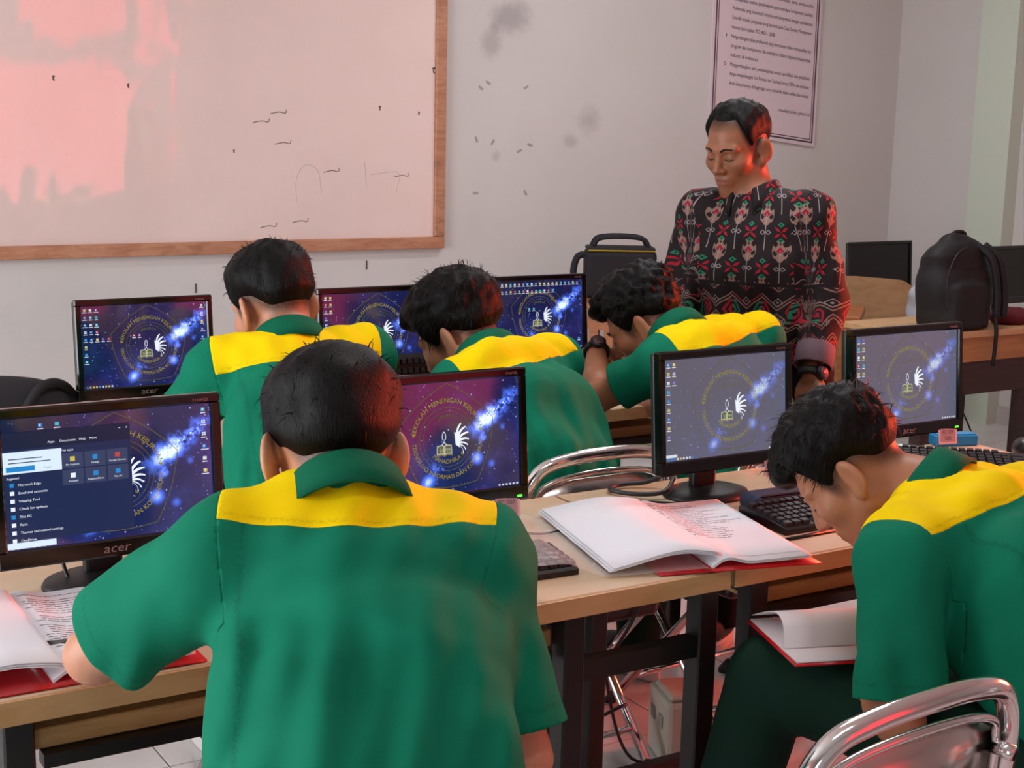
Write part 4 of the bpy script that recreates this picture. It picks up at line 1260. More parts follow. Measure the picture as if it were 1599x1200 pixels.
    def shirt(P):
        d = loft(P, S_sh)
        for s in 'LR':
            d = smin(d, rcone(P, nb - up_t*(0.026 if not long else 0.032), J['sh'+s], 0.064 if not long else 0.056, (0.067 if not long else 0.056)*g), 0.045)
            if long:
                d = smin(d, rcone(P, J['sh'+s], J['el'+s], 0.059*g, 0.056*g), 0.03)
                wl = J['wr'+s] + unit(J['wr'+s] - J['el'+s])*0.02
                d = smin(d, rcone(P, J['el'+s], wl, 0.056*g, 0.043*g), 0.015)
            else:
                d = smin(d, rcone(P, J['sh'+s], slv[s], (0.066 if sr['LR'.index(s)] > 0.06 else 0.060)*g, sr['LR'.index(s)]*g), 0.03)
        w = waves(P, 38, seed+5, 7, (1, 1, 2.5)) * fold + waves(P, 85, seed+9, 6, (1.2, 1.2, 1.2)) * fold*0.35
        la, ua, fa_ = (P - shm.astype(np.float32)) @ lat.astype(np.float32), (P - shm.astype(np.float32)) @ up_t.astype(np.float32), (P - shm.astype(np.float32)) @ fwd.astype(np.float32)
        dr = np.sin(la*62 + 2.2*np.sin(ua*7 + seed) + seed) + 0.6*np.sin(la*118 - ua*14 + 1.5*np.sin(ua*11)) + 0.5*np.sin(la*30 + ua*26 + fa_*20)
        w = w + drape * dr * sstep(-ua, 0.02, 0.16) + 0.0022*np.sin(la*88 + 3*np.sin(ua*16 + seed) + fa_*22)*sstep(ua, -0.06, 0.02)
        return d - w
    lo2 = np.minimum.reduce([J[k] for k in ('c7', 'shL', 'shR', 'elL', 'elR', 'hip') + (('wrL', 'wrR') if long else ())]) - 0.21
    hi2 = np.maximum.reduce([J[k] for k in ('c7', 'shL', 'shR', 'elL', 'elR', 'hip') + (('wrL', 'wrR') if long else ())]) + 0.20
    Gs = [axis_grid(lo2[k], hi2[k], res) for k in range(3)]
    V, F = surface_net(shirt, *Gs)
    V = relax(V, F, 2, 0.5)
    T = tri(F)
    # hem
    hemp = J['hip'] + (shm - J['hip'])*hem
    if stand: pass
    (V, T), _ = cut(V, T, (V - hemp) @ unit(shm - J['hip']*1.0 + up*0.0))
    # neck opening
    na = unit(neck_top - nb)
    rel = V - nb; ax_ = rel @ na; rad = np.sqrt(np.maximum((rel*rel).sum(1) - ax_**2, 0))
    (V, T), _ = cut(V, T, np.where(ax_ > -0.03, rad - 0.060*hs, 0.05))
    parts = {}
    for s in 'LR':
        sg = 1 if s == 'R' else -1
        axis = unit(J['el'+s] - J['sh'+s])
        if long:
            fa = unit(J['wr'+s] - J['el'+s])
            endf = lambda P: np.where((P - J['el'+s]) @ fa > 0.05, -((P - (J['wr'+s] - fa*0.035)) @ fa), 0.1)
            m = 1.0
        else:
            endp = J['sh'+s] + (J['el'+s] - J['sh'+s])*sleeve['LR'.index(s)]
            endf = lambda P: -((P - endp) @ axis)
        # armhole: plane just inside the shoulder joint, tilted with the arm
        an = unit(lat*sg*1.0 + axis*0.35)
        hole = (V - (J['sh'+s] - lat*sg*0.004 - up_t*0.0)) @ an
        hole = np.where(np.minimum(np.linalg.norm(V - J['sh'+s], axis=1), 9) < 1.0, hole, -1)
        # only the region belonging to the arm
        tt = np.clip((V - J['sh'+s]) @ axis / np.linalg.norm(J['el'+s] - J['sh'+s]), 0, 1.3)
        da = np.linalg.norm(V - (J['sh'+s] + tt[:, None]*(J['el'+s] - J['sh'+s])), axis=1)
        if long:
            tf = np.clip((V - J['el'+s]) @ fa / np.linalg.norm(J['wr'+s] - J['el'+s]), 0, 1.3)
            da = np.minimum(da, np.linalg.norm(V - (J['el'+s] + tf[:, None]*(J['wr'+s] - J['el'+s])), axis=1))
        sel = np.minimum(hole, 0.098*g - da)
        (Va, Ta), (V, T) = cut(V, T, sel)
        (Va, Ta), _ = cut(Va, Ta, endf(Va))
        parts[s] = (Va, Ta)
    yv = (V - J['c7']) @ unit(up_t + fwd*yoke[1]) + yoke[0] + 0.012*np.cos(((V - J['c7']) @ lat)*16)
    def solid(o, th=0.003):
        md = o.modifiers.new('thickness', 'SOLIDIFY'); md.thickness = th; md.offset = 1.0; return o
    if uniform == 'student':
        (Vy, Ty), (Vb, Tb) = cut(V, T, yv)
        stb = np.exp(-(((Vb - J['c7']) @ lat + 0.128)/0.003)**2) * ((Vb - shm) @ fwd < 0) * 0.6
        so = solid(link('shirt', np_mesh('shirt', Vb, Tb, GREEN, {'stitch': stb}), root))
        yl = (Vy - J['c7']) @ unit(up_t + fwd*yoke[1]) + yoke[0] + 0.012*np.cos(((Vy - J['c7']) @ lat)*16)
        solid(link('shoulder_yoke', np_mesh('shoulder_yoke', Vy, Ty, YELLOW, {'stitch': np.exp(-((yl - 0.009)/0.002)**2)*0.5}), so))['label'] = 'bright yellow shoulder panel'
        for s in 'LR':
            Va, Ta = parts[s]
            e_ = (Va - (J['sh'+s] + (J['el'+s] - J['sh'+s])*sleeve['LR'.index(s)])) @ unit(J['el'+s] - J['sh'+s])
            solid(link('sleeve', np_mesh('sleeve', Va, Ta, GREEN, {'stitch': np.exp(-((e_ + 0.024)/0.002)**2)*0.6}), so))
        cmat = GREEN_COLLAR
    else:
        def pat(P):
            a = (P - J['hip']) @ lat; b_ = (P - J['hip']) @ fwd; h = (P - J['hip']) @ up_t
            ang = np.arctan2(a, b_ + 0.02)
            return np.column_stack([ang*0.15, h, np.zeros(len(P))])
        so = solid(link('shirt', np_mesh('shirt', V, T, BATIK, {'pat': pat(V)}), root))
        for s in 'LR':
            Va, Ta = parts[s]
            ax2 = unit(J['wr'+s] - J['sh'+s]); o1 = unit(np.cross(ax2, fwd)); o2 = np.cross(ax2, o1)
            r0 = Va - J['sh'+s]
            pv = np.column_stack([np.arctan2(r0 @ o1, r0 @ o2)*0.062, 0.43 - r0 @ ax2, np.zeros(len(Va))])
            solid(link('sleeve', np_mesh('sleeve', Va, Ta, BATIK, {'pat': pv}), so))
            fa = unit(J['wr'+s] - J['el'+s]); c0 = J['wr'+s] - fa*0.085; c1 = J['wr'+s] - fa*0.026
            cu = MB(); cu.tube([c0, c0 + fa*0.002, (c0+c1)/2, c1 - fa*0.002, c1], np.array([0.0475, 0.0490, 0.0495, 0.0490, 0.0475])*g, 24, cap=False)
            solid(cu.obj('cuff', CUFF, so), 0.004)
        cmat = BATIK
    # collar
    cb = MB(); n = 44; pr = [(-0.002, -0.034), (-0.001, 0.008), (0.001, 0.026), (0.006, 0.030), (0.011, 0.024), (0.018, 0.000), (0.0245, -0.028), (0.019, -0.028), (0.011, -0.002), (0.006, 0.016), (0.002, -0.010)]
    cu_ = unit(na*0.5 + up_t*0.6); cf = unit(fwd - cu_*np.dot(fwd, cu_)); cl = np.cross(cf, cu_)
    cc = nb + na*cdrop
    v = []
    for k in range(n+1):
        th = math.radians(-158 + 316*k/n)
        fr = max(0.0, abs(th) - 1.9)
        for dr, h in pr:
            rr = 0.064*hs + dr*(1 + 0.5*fr)
            v.append(cc + cl*math.sin(th)*rr*1.0 - cf*math.cos(th)*rr*1.02 + cu_*(h*(1 + 0.25*fr) - 0.030*fr - 0.012*(1 - math.cos(th))*0.5))
    f = []; m_ = len(pr)
    for k in range(n):
        for j in range(m_): f.append([k*m_+j, k*m_+(j+1) % m_, (k+1)*m_+(j+1) % m_, (k+1)*m_+j])
    f += [list(range(m_)), [n*m_+j for j in range(m_)][::-1]]
    cb.add(v, f, 0, True)
    co = cb.mesh('collar', cmat)
    if uniform != 'student':
        vv = np.array([tuple(x.co) for x in co.vertices]); t = co.attributes.new('pat', 'FLOAT_VECTOR', 'POINT')
        t.data.foreach_set('vector', np.column_stack([np.arctan2((vv-cc) @ cl, -(vv-cc) @ cf)*0.07, (vv-cc) @ cu_ + 0.36, np.zeros(len(vv))]).astype(np.float32).ravel())
    link('collar', co, so)

    # trousers and shoes
    def trs(P):
        d = ellip(P, J['hip'] - np.array([0, 0, 0.01]), (0.185*g, 0.135*g, 0.125*g), np.stack([hl, hf, np.array([0, 0, 1.0])]))
        for s in 'LR':
            d = smin(d, rcone(P, J['hip'+s], J['kn'+s], 0.098*g, 0.072*g), 0.04)
            d = smin(d, rcone(P, J['kn'+s], J['an'+s] + np.array([0, 0, -0.01]), 0.071*g, 0.062*g), 0.02)
        return d - waves(P, 45, seed+20, 6)*0.003
    ks = ('hip', 'hipL', 'hipR', 'knL', 'knR', 'anL', 'anR')
    lo3 = np.minimum.reduce([J[k] for k in ks]) - 0.22; hi3 = np.maximum.reduce([J[k] for k in ks]) + 0.22
    V, F = surface_net(trs, *[axis_grid(lo3[k], hi3[k], 0.011) for k in range(3)])
    T = tri(relax(V, F, 1)*0 + 0 if False else F)
    (V, T), _ = cut(V, T, V[:, 2] - 0.065)
    (V, T), _ = cut(V, T, 0.11 - (V - J['hip']) @ np.array([0, 0, 1.0]))
    solid(link('trousers', np_mesh('trousers', V, T, TROUSER if uniform == 'student' else TROUSER_B), root))
    if shoes:
        fo = unit([J['foot'][0], J['foot'][1], 0]); fr = np.array([fo[1], -fo[0], 0]); RR = np.stack([fr, fo, np.array([0, 0, 1.0])])
        for s in 'LR':
            a = J['an'+s]; base = np.array([a[0], a[1], 0.0])
            def sh(P):
                d = ellip(P, base + fo*0.045 + [0, 0, 0.055], (0.043, 0.125, 0.045), RR)
                d = smin(d, ellip(P, base - fo*0.02 + [0, 0, 0.085], (0.042, 0.062, 0.055), RR), 0.03)
                return np.maximum(d, 0.03 - P[:, 2])
            V, F = surface_net(sh, *[axis_grid(base[k] - 0.2 if k < 2 else 0.0, base[k] + 0.2 if k < 2 else 0.16, 0.009) for k in range(3)])
            so_ = link('shoe', np_mesh('shoe', V, F, SHOE), root)
            n = 28; v = []; prf = [(1.0, 0.002), (1.05, 0.006), (1.05, 0.030), (0.98, 0.036)]
            for rr, zz in prf:
                for k in range(n):
                    t = 2*math.pi*k/n
                    p = base + fo*(0.045 + 0.128*rr*math.sin(t)) + fr*(0.044*rr*math.cos(t)*(1 + 0.12*math.sin(t))); v.append((p[0], p[1], zz))
            f = [[i*n+k, i*n+(k+1) % n, (i+1)*n+(k+1) % n, (i+1)*n+k] for i in range(3) for k in range(n)] + [list(range(n))[::-1], [3*n+k for k in range(n)]]
            MB().add(v, f).obj('sole', SOLE, so_)
    return root, J

def watch(root, w, axis, n_out, r=0.031):
    a = unit(axis); o = unit(np.asarray(n_out) - a*np.dot(n_out, a)); s = np.cross(a, o); w = np.asarray(w, float)
    p = [w + r*(math.cos(t)*o + math.sin(t)*s) for t in np.linspace(0, 2*math.pi, 24, endpoint=False)]
    b = MB(); v, f = tube(p, 0.0045, 8, closed=True)
    c = w; d = v - c; al = (d @ a)[:, None]*a; v = c + (d - al) + al*2.6
    wo = b.add(v, f, 0, True).obj('watch', RUBBER, root); wo['label'] = 'dark wristwatch'
    c0 = w + o*(r - 0.002)
    MB().tube([c0, c0 + o*0.004, c0 + o*0.010, c0 + o*0.012], np.array([0.020, 0.021, 0.021, 0.018]), 20).obj('watch_case', plain('watch_case', '#3a3436', 0.3, metal=0.7), wo)
    MB().tube([c0 + o*0.0115, c0 + o*0.0128], 0.015, 18).obj('watch_dial', plain('watch_dial', '#6b4a50', 0.35), wo)

# batik cloth: woven motifs in rows
def batik_mat():
    m = Mat('batik_cloth', '#1d1316', 0.75, spec=0.25)
    a = m.attr('pat'); sp = m.node('ShaderNodeSeparateXYZ'); m.nt.links.new(a.outputs['Vector'], sp.inputs[0])
    U, V = E(m.nt, sp.outputs[0]), E(m.nt, sp.outputs[1])
    c = m.mix(0.0, '#1a1114', '#1a1114')
    TAN, RED, GRN, GRY = '#86695d', '#951628', '#1c7256', '#8f8384'
    def cell(px, pz, ox=0.0, oz=0.0, brick=True):
        v = (V + oz) / pz; row = v.floor()
        u = (U + ox) / px
        if brick: u = u + row * 0.5
        return ((u.fmod(1.0)) - 0.5) * px, ((v.fmod(1.0)) - 0.5) * pz
    def paint(mask, colr):
        nonlocal c
        c = m.mix(mask.clamp(), c, colr)
    def ring(d, r, w): return (d - r).abs().lt(w)
    up_zone = V.gt(0.235); low_zone = V.lt(0.225)
    # upper zone: tan figures with red hearts, dotted chains
    x, z = cell(0.072, 0.098, 0.0, 0.02)
    fl = ((x.abs() - 0.012).abs() * 1.0 + (z.abs() - 0.013).abs() * 0.8)
    paint((x.abs().pow(2.0) * 2.2 + z * z * 0.75).lt(0.00072) * ((z * 260).sin() * 0.5 + (x.abs() * 420).sin() * 0.5).gt(-0.15) * up_zone, TAN)
    paint((x.abs() + z.abs() * 0.7).lt(0.0085) * up_zone, RED)
    paint(ring(x.abs() + z.abs(), 0.0120, 0.0012) * up_zone, GRY)
    # band of red crosses with green tips
    x, z = cell(0.072, 0.098, 0.036, 0.069, True)
    pet = ((x.abs() - z.abs()).abs() * 1.6 + ((x.abs() + z.abs()) - 0.016).abs() * 0.55).lt(0.0085)
    paint(pet * up_zone, RED)
    paint(((x.abs()) + (z.abs() - 0.021).abs()).lt(0.0075) * up_zone, GRN)
    paint(((x.abs()) + (z.abs() - 0.021).abs()).lt(0.0028) * up_zone, '#1a1114')
    paint(((x.abs() - 0.029).abs() + z.abs()).lt(0.0070) * up_zone, GRY)
    paint(((x.abs() - 0.029).abs() + z.abs()).lt(0.0042) * up_zone, '#1a1114')
    paint((x.abs() - 0.0355).abs().lt(0.0006) * up_zone, GRY)
    # lower zone: chains of hexagons with chevrons and keys
    x, z = cell(0.074, 0.105, 0.037, 0.0, True)
    hx = (x.abs() * 0.9 + z.abs() * 0.52).max(z.abs() * 0.80)
    hx = (x.abs() + z.abs() * 0.45).max(z.abs() * 0.75)
    idx = ((U + 0.037) / 0.074 * 1.0).floor().fmod(2.0).gt(0.5)
    gcol = m.mix(idx, GRN, RED)
    paint(ring(hx, 0.0185, 0.0026) * low_zone, gcol)
    paint(hx.lt(0.011) * low_zone, gcol)
    paint((x.abs() + z.abs() * 0.6).lt(0.0050) * low_zone, '#160d10')
    dm = x.abs() + (0.0525 - z.abs()).abs()
    chev = x.abs() * 0.9 + (0.0525 - z.abs())
    paint(ring((x.abs() * 0.95 + z.abs()), 0.0400, 0.0022) * low_zone, TAN)
    paint(ring((x.abs() * 0.95 + z.abs()), 0.0495, 0.0020) * low_zone, m.mix(idx, '#8a2a35', TAN))
    x2, z2 = cell(0.037, 0.0525, 0.0, 0.0, True)
    paint(ring(x2.abs() + z2.abs() * 0.9, 0.0100, 0.0012) * hx.gt(0.03) * low_zone, GRY)
    paint((x2.abs() + z2.abs() * 0.9).lt(0.0032) * hx.gt(0.03) * low_zone, GRY)
    n = m.noise(500, 2, 0.7)
    c = m.mix(n.ss(0.45, 0.75) * 0.35, c, '#120b0e')
    m.color(c)
    return m.m
BATIK = batik_mat()
CUFF = plain('turned_back_cuff', '#66505a', 0.8)

def scaled(J, k):
    """move a figure along the floor plan while keeping its joints in proportion"""
    o = np.array([0, 0, CAM_H])
    return {a: tuple(o + (np.array(p) - o)*k) for a, p in J.items()}
def add_legs(J, yaw, spread=0.09, thigh=0.42, kz=0.50, knee_out=0.04, an=0.02):
    y = math.radians(yaw); f = np.array([math.sin(y), math.cos(y), 0]); r = np.array([math.cos(y), -math.sin(y), 0])
    h = np.array(J['hip'], float)
    for s, sg in (('L', -1), ('R', 1)):
        J['hip'+s] = h + r*sg*spread - np.array([0, 0, 0.02])
        k = h + r*sg*(spread + knee_out) + f*thigh; k[2] = kz; J['kn'+s] = k
        a = k + f*an; a[2] = 0.09; J['an'+s] = a
    J['foot'] = f
    return J

STU = 'students in green and yellow uniform shirts'
# nearest student, seen from behind
J = dict(head=(0.755, 1.650, 1.080), c7=(0.727, 1.540, 1.074), shL=(0.585, 1.586, 0.987), shR=(0.880, 1.487, 0.965),
         elL=(0.480, 1.790, 0.812), elR=(0.893, 1.395, 0.735), hip=(0.66, 1.29, 0.55), wrL=(0.610, 1.985, 0.790), wrR=(0.83, 1.60, 0.66))
person('nearest student in a green shirt with yellow yoke, seen from behind at the left desk', add_legs(J, 14), (15, 27, -2), 'a', 'student',
       dict(nape=-0.034, side=0.008, top=0.026, sidet=0.011, fade=0.05, block=0.028, strands=350, len=0.018, rough=0.0016), STU, 0.0058,
       [('L', (0.4, 0.9, 0.0), (0, 0, -1), 0.6), ('R', (-0.3, 0.9, -0.2), (0, 0, -1), 0.5)], hs=1.0, hunch=0.035, yoke=(0.072, 0.30), seed=3, sleeve=(0.76, 0.86), sr=(0.072, 0.060), cdrop=-0.008)
# back row, left
J = scaled(dict(head=(1.197, 2.924, 1.104), c7=(1.182, 2.789, 1.058), shL=(1.043, 2.857, 0.985), shR=(1.357, 2.788, 1.004), elL=(1.03, 3.07, 0.82), elR=(1.42, 3.02, 0.84),
         hip=(1.14, 2.58, 0.58), wrL=(1.10, 3.24, 0.80), wrR=(1.32, 3.22, 0.80)), 1.05)
J['hip'] = (J['hip'][0], J['hip'][1], 0.55); J['wrL'] = (1.16, 3.37, 0.775); J['wrR'] = (1.38, 3.36, 0.775)
person('back row student below the whiteboard, upright and looking down to his left', add_legs(J, 8), (-10, 22, 3), 'a', 'student',
       dict(nape=-0.03, side=0.006, top=0.024, sidet=0.012, strands=500, len=0.016), STU, 0.0072,
       [('L', (0.3, 0.9, 0.0), (0, 0, -1), 0.6), ('R', (-0.3, 0.9, 0), (0, 0, -1), 0.6)], hs=1.08, hunch=0.03, yoke=(0.080, 0.28), seed=5, cdrop=0.014, sr=(0.066, 0.060))
# back row, middle
J = scaled(dict(head=(1.575, 2.76, 1.042), c7=(1.578, 2.605, 1.033), shL=(1.472, 2.583, 0.954), shR=(1.742, 2.624, 0.988), elL=(1.50, 2.80, 0.79), elR=(1.82, 2.82, 0.80),
         hip=(1.60, 2.36, 0.58), wrL=(1.545, 2.93, 0.93), wrR=(1.75, 3.03, 0.77)), 1.08)
J['hip'] = (J['hip'][0], 2.60, 0.55); J['elL'] = (1.640, 2.965, 0.735); J['wrL'] = (1.690, 2.975, 0.865); J['wrR'] = (1.84, 3.27, 0.775); J['elR'] = (1.89, 3.03, 0.79)
person('back row student in the middle, tousled black hair, hand at his chin', add_legs(J, -5, kz=0.49), (-30, 33, 4), 'a', 'student',
       dict(nape=-0.04, side=-0.004, top=0.034, sidet=0.020, strands=900, len=0.028, rough=0.0028, tufts=[((0, 0.078, 0.085), (0.05, 0.03, 0.028))], fw=0.6), STU, 0.0072,
       [('L', (-0.35, 0.1, 0.9), (0.3, 0.8, 0.3), 0.9), ('R', (-0.3, 0.9, 0), (0, 0, -1), 0.6)], hs=1.08, hunch=0.06, yoke=(0.085, 0.30), seed=7, cdrop=0.006, sr=(0.060, 0.058))
# back row, right
J = scaled(dict(head=(2.035, 2.685, 1.055), c7=(2.047, 2.535, 1.066), shL=(1.96, 2.501, 0.988), shR=(2.269, 2.555, 1.021), elL=(1.83, 2.64, 0.898), elR=(2.33, 2.75, 0.84),
         hip=(2.07, 2.30, 0.6), wrL=(2.00, 2.845, 0.925), wrR=(2.22, 2.95, 0.80)), 1.09)
J['hip'] = (2.24, 2.60, 0.55); J['elL'] = (2.035, 2.87, 0.842); J['wrL'] = (2.125, 3.005, 0.935)
r3, J3 = person('back row student at the right, curly hair, bent over his wrist with a watch', add_legs(J, -5, kz=0.49), (-36, 36, 2), 'b', 'student',
       dict(nape=-0.035, side=0.0, top=0.034, sidet=0.020, strands=900, len=0.016, rough=0.0045, tufts=[((0, 0.075, 0.085), (0.05, 0.03, 0.028))], fw=0.3), STU, 0.0072,
       [('L', (0.55, 0.75, -0.1), (0, 0, -1), 0.7), ('R', (-0.5, 0.8, 0), (0, 0, -1), 0.6)], hs=0.99, hunch=0.05, yoke=(0.085, 0.30), seed=9, cdrop=0.006, sr=(0.058, 0.060), sleeve=(0.66, 0.8))
watch(r3, J3['wrL'], J3['wrL'] - J3['elL'], (-0.3, -0.6, 0.7))
# front right student bent over his lap
J = dict(head=(1.775, 1.735, 0.928), c7=(1.850, 1.589, 0.950), shL=(1.676, 1.518, 0.845), shR=(2.048, 1.585, 0.871), elL=(1.628, 1.455, 0.605), elR=(2.14, 1.60, 0.62),
         hip=(1.93, 1.27, 0.55), wrL=(1.735, 1.640, 0.620), wrR=(1.98, 1.76, 0.62))
J = add_legs(J, -12, kz=0.515, thigh=0.44, knee_out=0.06); J['knL'] = np.array((1.655, 1.775, 0.562)); J['anL'] = np.array((1.565, 1.85, 0.09))
person('front right student bent low, writing in a notebook on his lap', J, (-38, 50, -4), 'b', 'student',
       dict(nape=-0.03, side=0.004, top=0.032, sidet=0.016, strands=900, len=0.026, rough=0.0022, tufts=[((0, 0.080, 0.078), (0.048, 0.032, 0.030))], fw=0.9, down=0.3), STU, 0.0058,
       [('L', (0.15, 0.9, -0.1), (0.4, 0, -1), 0.8), ('R', (-0.5, 0.8, 0), (0, 0, -1), 0.6)], hs=1.0, hunch=0.05, yoke=(0.112, 0.40), seed=11, sleeve=(0.86, 0.86), cdrop=0.008)
# the teacher
J = dict(head=(2.653, 3.103, 1.463), c7=(2.735, 3.095, 1.350), shL=(2.755, 2.912, 1.288), shR=(2.618, 3.205, 1.283), elL=(2.790, 2.868, 1.055), elR=(2.560, 3.225, 1.045),
         wrL=(2.690, 2.800, 0.865), wrR=(2.44, 3.10, 0.90), hip=(2.735, 3.035, 0.86))
f = np.array([math.sin(math.radians(244)), math.cos(math.radians(244)), 0]); r_ = np.array([f[1], -f[0], 0])
for s, sg in (('L', -1), ('R', 1)):
    h = np.array(J['hip']) + r_*sg*0.085 - [0, 0, 0.02]; J['hip'+s] = h
    J['kn'+s] = h + f*0.02 + r_*sg*0.01 - [0, 0, 0.39]; J['an'+s] = np.array([h[0], h[1], 0.09]) + r_*sg*0.02
J['foot'] = f
rt, JT = person('standing man in a dark red batik shirt looking down over the students', J, (258, 20, 2), 'c', 'batik',
       dict(nape=-0.03, side=0.012, top=0.014, sidet=0.008, front=0.078, strands=420, len=0.010, rough=0.0018), None, 0.0062,
       [('L', (-0.25, -0.1, -0.95), (-0.9, -0.2, 0.2), 0.5), ('R', (-0.6, -0.5, -0.6), (0, 0, -1), 0.5)], hs=1.0, bulk=1.0, hunch=0.0, seed=13, stand=True, fold=0.003, hem=-0.15, cdrop=0.004)
watch(rt, JT['wrL'] - unit(JT['wrL'] - JT['elL'])*0.004, JT['wrL'] - JT['elL'], (0.1, -0.9, 0.1), 0.033)

# ------------------------------------------------------------------ chairs
PANELC = Mat('pressed_chrome_panel', '#cfcac6', 0.2, 1.0)
PANELC.bump(PANELC.noise(6, 2), 0.25, 0.01); PANELC = PANELC.m
def chair_meshes():
    d = {}
    rail = smooth_path([(-0.205, -0.195, 0.50), (-0.208, -0.215, 0.62), (-0.200, -0.232, 0.72), (-0.165, -0.243, 0.785), (-0.10, -0.250, 0.806), (0, -0.254, 0.812), (0.10, -0.250, 0.806), (0.165, -0.243, 0.785), (0.200, -0.232, 0.72), (0.208, -0.215, 0.62), (0.205, -0.195, 0.50)], 6)
    v, f = tube(rail, 0.0155, 12); d['back_frame'] = MB().add(v, f, 0, True).mesh('back_frame', CHROME)
    inner = smooth_path([(-0.180, -0.222, 0.60), (-0.172, -0.232, 0.71), (-0.135, -0.243, 0.757), (0, -0.250, 0.772), (0.135, -0.243, 0.757), (0.172, -0.232, 0.71), (0.180, -0.222, 0.60)], 6)
    v, f = tube(inner, 0.0065, 8); d['inner_tube'] = MB().add(v, f, 0, True).mesh('inner_tube', CHROME)
    n = 14; vv = []; ff = []
    for k in range(n+1):
        x = -0.168 + 0.336*k/n; y = -0.244 + 0.020*(x/0.168)**2; top = 0.760 - 0.030*abs(x/0.168)**4
        vv += [(x, y, 0.625), (x, y - 0.004, top), (x, y + 0.006, top), (x, y + 0.008, 0.625)]
    for k in range(n):
        for j in range(4): ff.append([4*k+j, 4*k+(j+1) % 4, 4*k+4+(j+1) % 4, 4*k+4+j])
    ff += [[0, 1, 2, 3], [4*n+3, 4*n+2, 4*n+1, 4*n]]
    d['backrest'] = MB().add(vv, ff, 0, True).mesh('backrest', PANELC)
    d['seat'] = MB().box((0, -0.02, 0.425), (0.395, 0.40, 0.048), bev=0.018, seg=3).mesh('seat', VINYL)
    sf = smooth_path([(-0.19, 0.19, 0.415), (0.19, 0.19, 0.415), (0.19, -0.19, 0.415), (-0.19, -0.19, 0.415)], 4, True)
    d['seat_frame'] = MB().tube([(-0.195, 0.17, 0.412), (0.195, 0.17, 0.412)], 0.009, 8).mesh('seat_frame', CHROME)
    for s, nm in ((-1, 'fl'), (1, 'fr')):
        d['leg_'+nm] = MB().tube([(s*0.205, -0.195, 0.50), (s*0.205, -0.16, 0.41), (s*0.205, 0.20, 0.015)], 0.0115, 10).mesh('leg', CHROME)
        d['foot_'+nm] = MB().tube([(s*0.205, 0.183, 0.034), (s*0.205, 0.212, 0.001)], 0.0155, 10).mesh('rubber_foot', RUBBER)
        d['leg_r'+nm] = MB().tube([(s*0.185, 0.165, 0.412), (s*0.185, -0.225, 0.015)], 0.0115, 10).mesh('leg', CHROME)
        d['foot_r'+nm] = MB().tube([(s*0.185, -0.207, 0.034), (s*0.185, -0.238, 0.001)], 0.0155, 10).mesh('rubber_foot', RUBBER)
        d['bolt_'+nm] = MB().tube([(s*0.172, -0.262, 0.705), (s*0.172, -0.228, 0.705)], 0.011, 12).mesh('bolt', CHROME)
    d['bar_f'] = MB().tube([(-0.205, 0.117, 0.105), (0.205, 0.117, 0.105)], 0.008, 8).mesh('cross_bar', CHROME)
    d['bar_r'] = MB().tube([(-0.185, -0.145, 0.097), (0.185, -0.145, 0.097)], 0.008, 8).mesh('cross_bar', CHROME)
    return d
CH = chair_meshes()
def chair(label, x, y, yaw):
    t = thing('folding_chair', label, 'chair', (x, y, 0), -math.radians(yaw), 'chrome folding chairs')
    for k, me in CH.items():
        if k.startswith('foot_'): continue
        o = link(me.name.split('.')[0], me, t)
        if k.startswith('leg_'): link('rubber_foot', CH['foot_' + k[4:]], o)
    return t
chair('empty chrome folding chair at the bottom right, its shiny back nearest of all', 1.318, 1.40, -3)
chair('chrome folding chair under the nearest student at the left desk', 0.63, 1.24, 14)
chair('chrome folding chair of the back row student below the whiteboard', 1.20, 2.735, 5)
chair('chrome folding chair of the tousled back row student, rail seen past the middle monitor', 1.775, 2.715, 0)
chair('chrome folding chair of the curly-haired back row student with the watch', 2.36, 2.72, -3)
chair('chrome folding chair of the bent front right student', 1.955, 1.24, -8)

# ------------------------------------------------------------------ notebook on the lap
nb_ = thing('notebook', 'red-covered notebook with a curled page on the bent student\'s lap', 'notebook', (1.70, 1.665, 0.647), math.radians(-20))
link('cover', sheet_mesh(lambda u, v: (-.11 + .22*u, -.075 + .22*v, 0.002), 2, 2, 0.003, REDCOVER), nb_)
link('page', sheet_mesh(lambda u, v: (-.105 + .21*u, -.07 + .21*v, 0.006), 2, 2, 0.003, plain('pinkish_page', '#d8cbcd', 0.75)), nb_)
link('curled_page', sheet_mesh(lambda u, v: (-.105 + .21*v, -0.015 + 0.15*u, 0.009 + 0.048*math.sin(math.pi*min(1.0, 0.96*u**0.45))), 20, 4, 0.0012, bpy.data.materials['pinkish_page']), nb_)

# ------------------------------------------------------------------ right-hand corner of the room
t = thing('side_table', 'light wood table with dark legs carrying the black backpack', 'table', (4.98, 4.09, 0))
MB().box((0, 0, 0.727), (1.34, 0.46, 0.026), bev=0.003).obj('table_top', PANEL, t)
MB().box((0, -0.205, 0.664), (1.32, 0.02, 0.10)).obj('apron', wood('apron_wood', '#b5804f', '#a06c3f', 5, 0.5), t)
MB().box((0, -0.195, 0.545), (1.28, 0.016, 0.138)).obj('lower_panel', DARKWOOD, t)
for x in (-0.60, 0.0, 0.60):
    for y in (-0.175, 0.185): MB().box((x, y, 0.307), (0.075, 0.055, 0.614)).obj('leg', DARKWOOD, t)
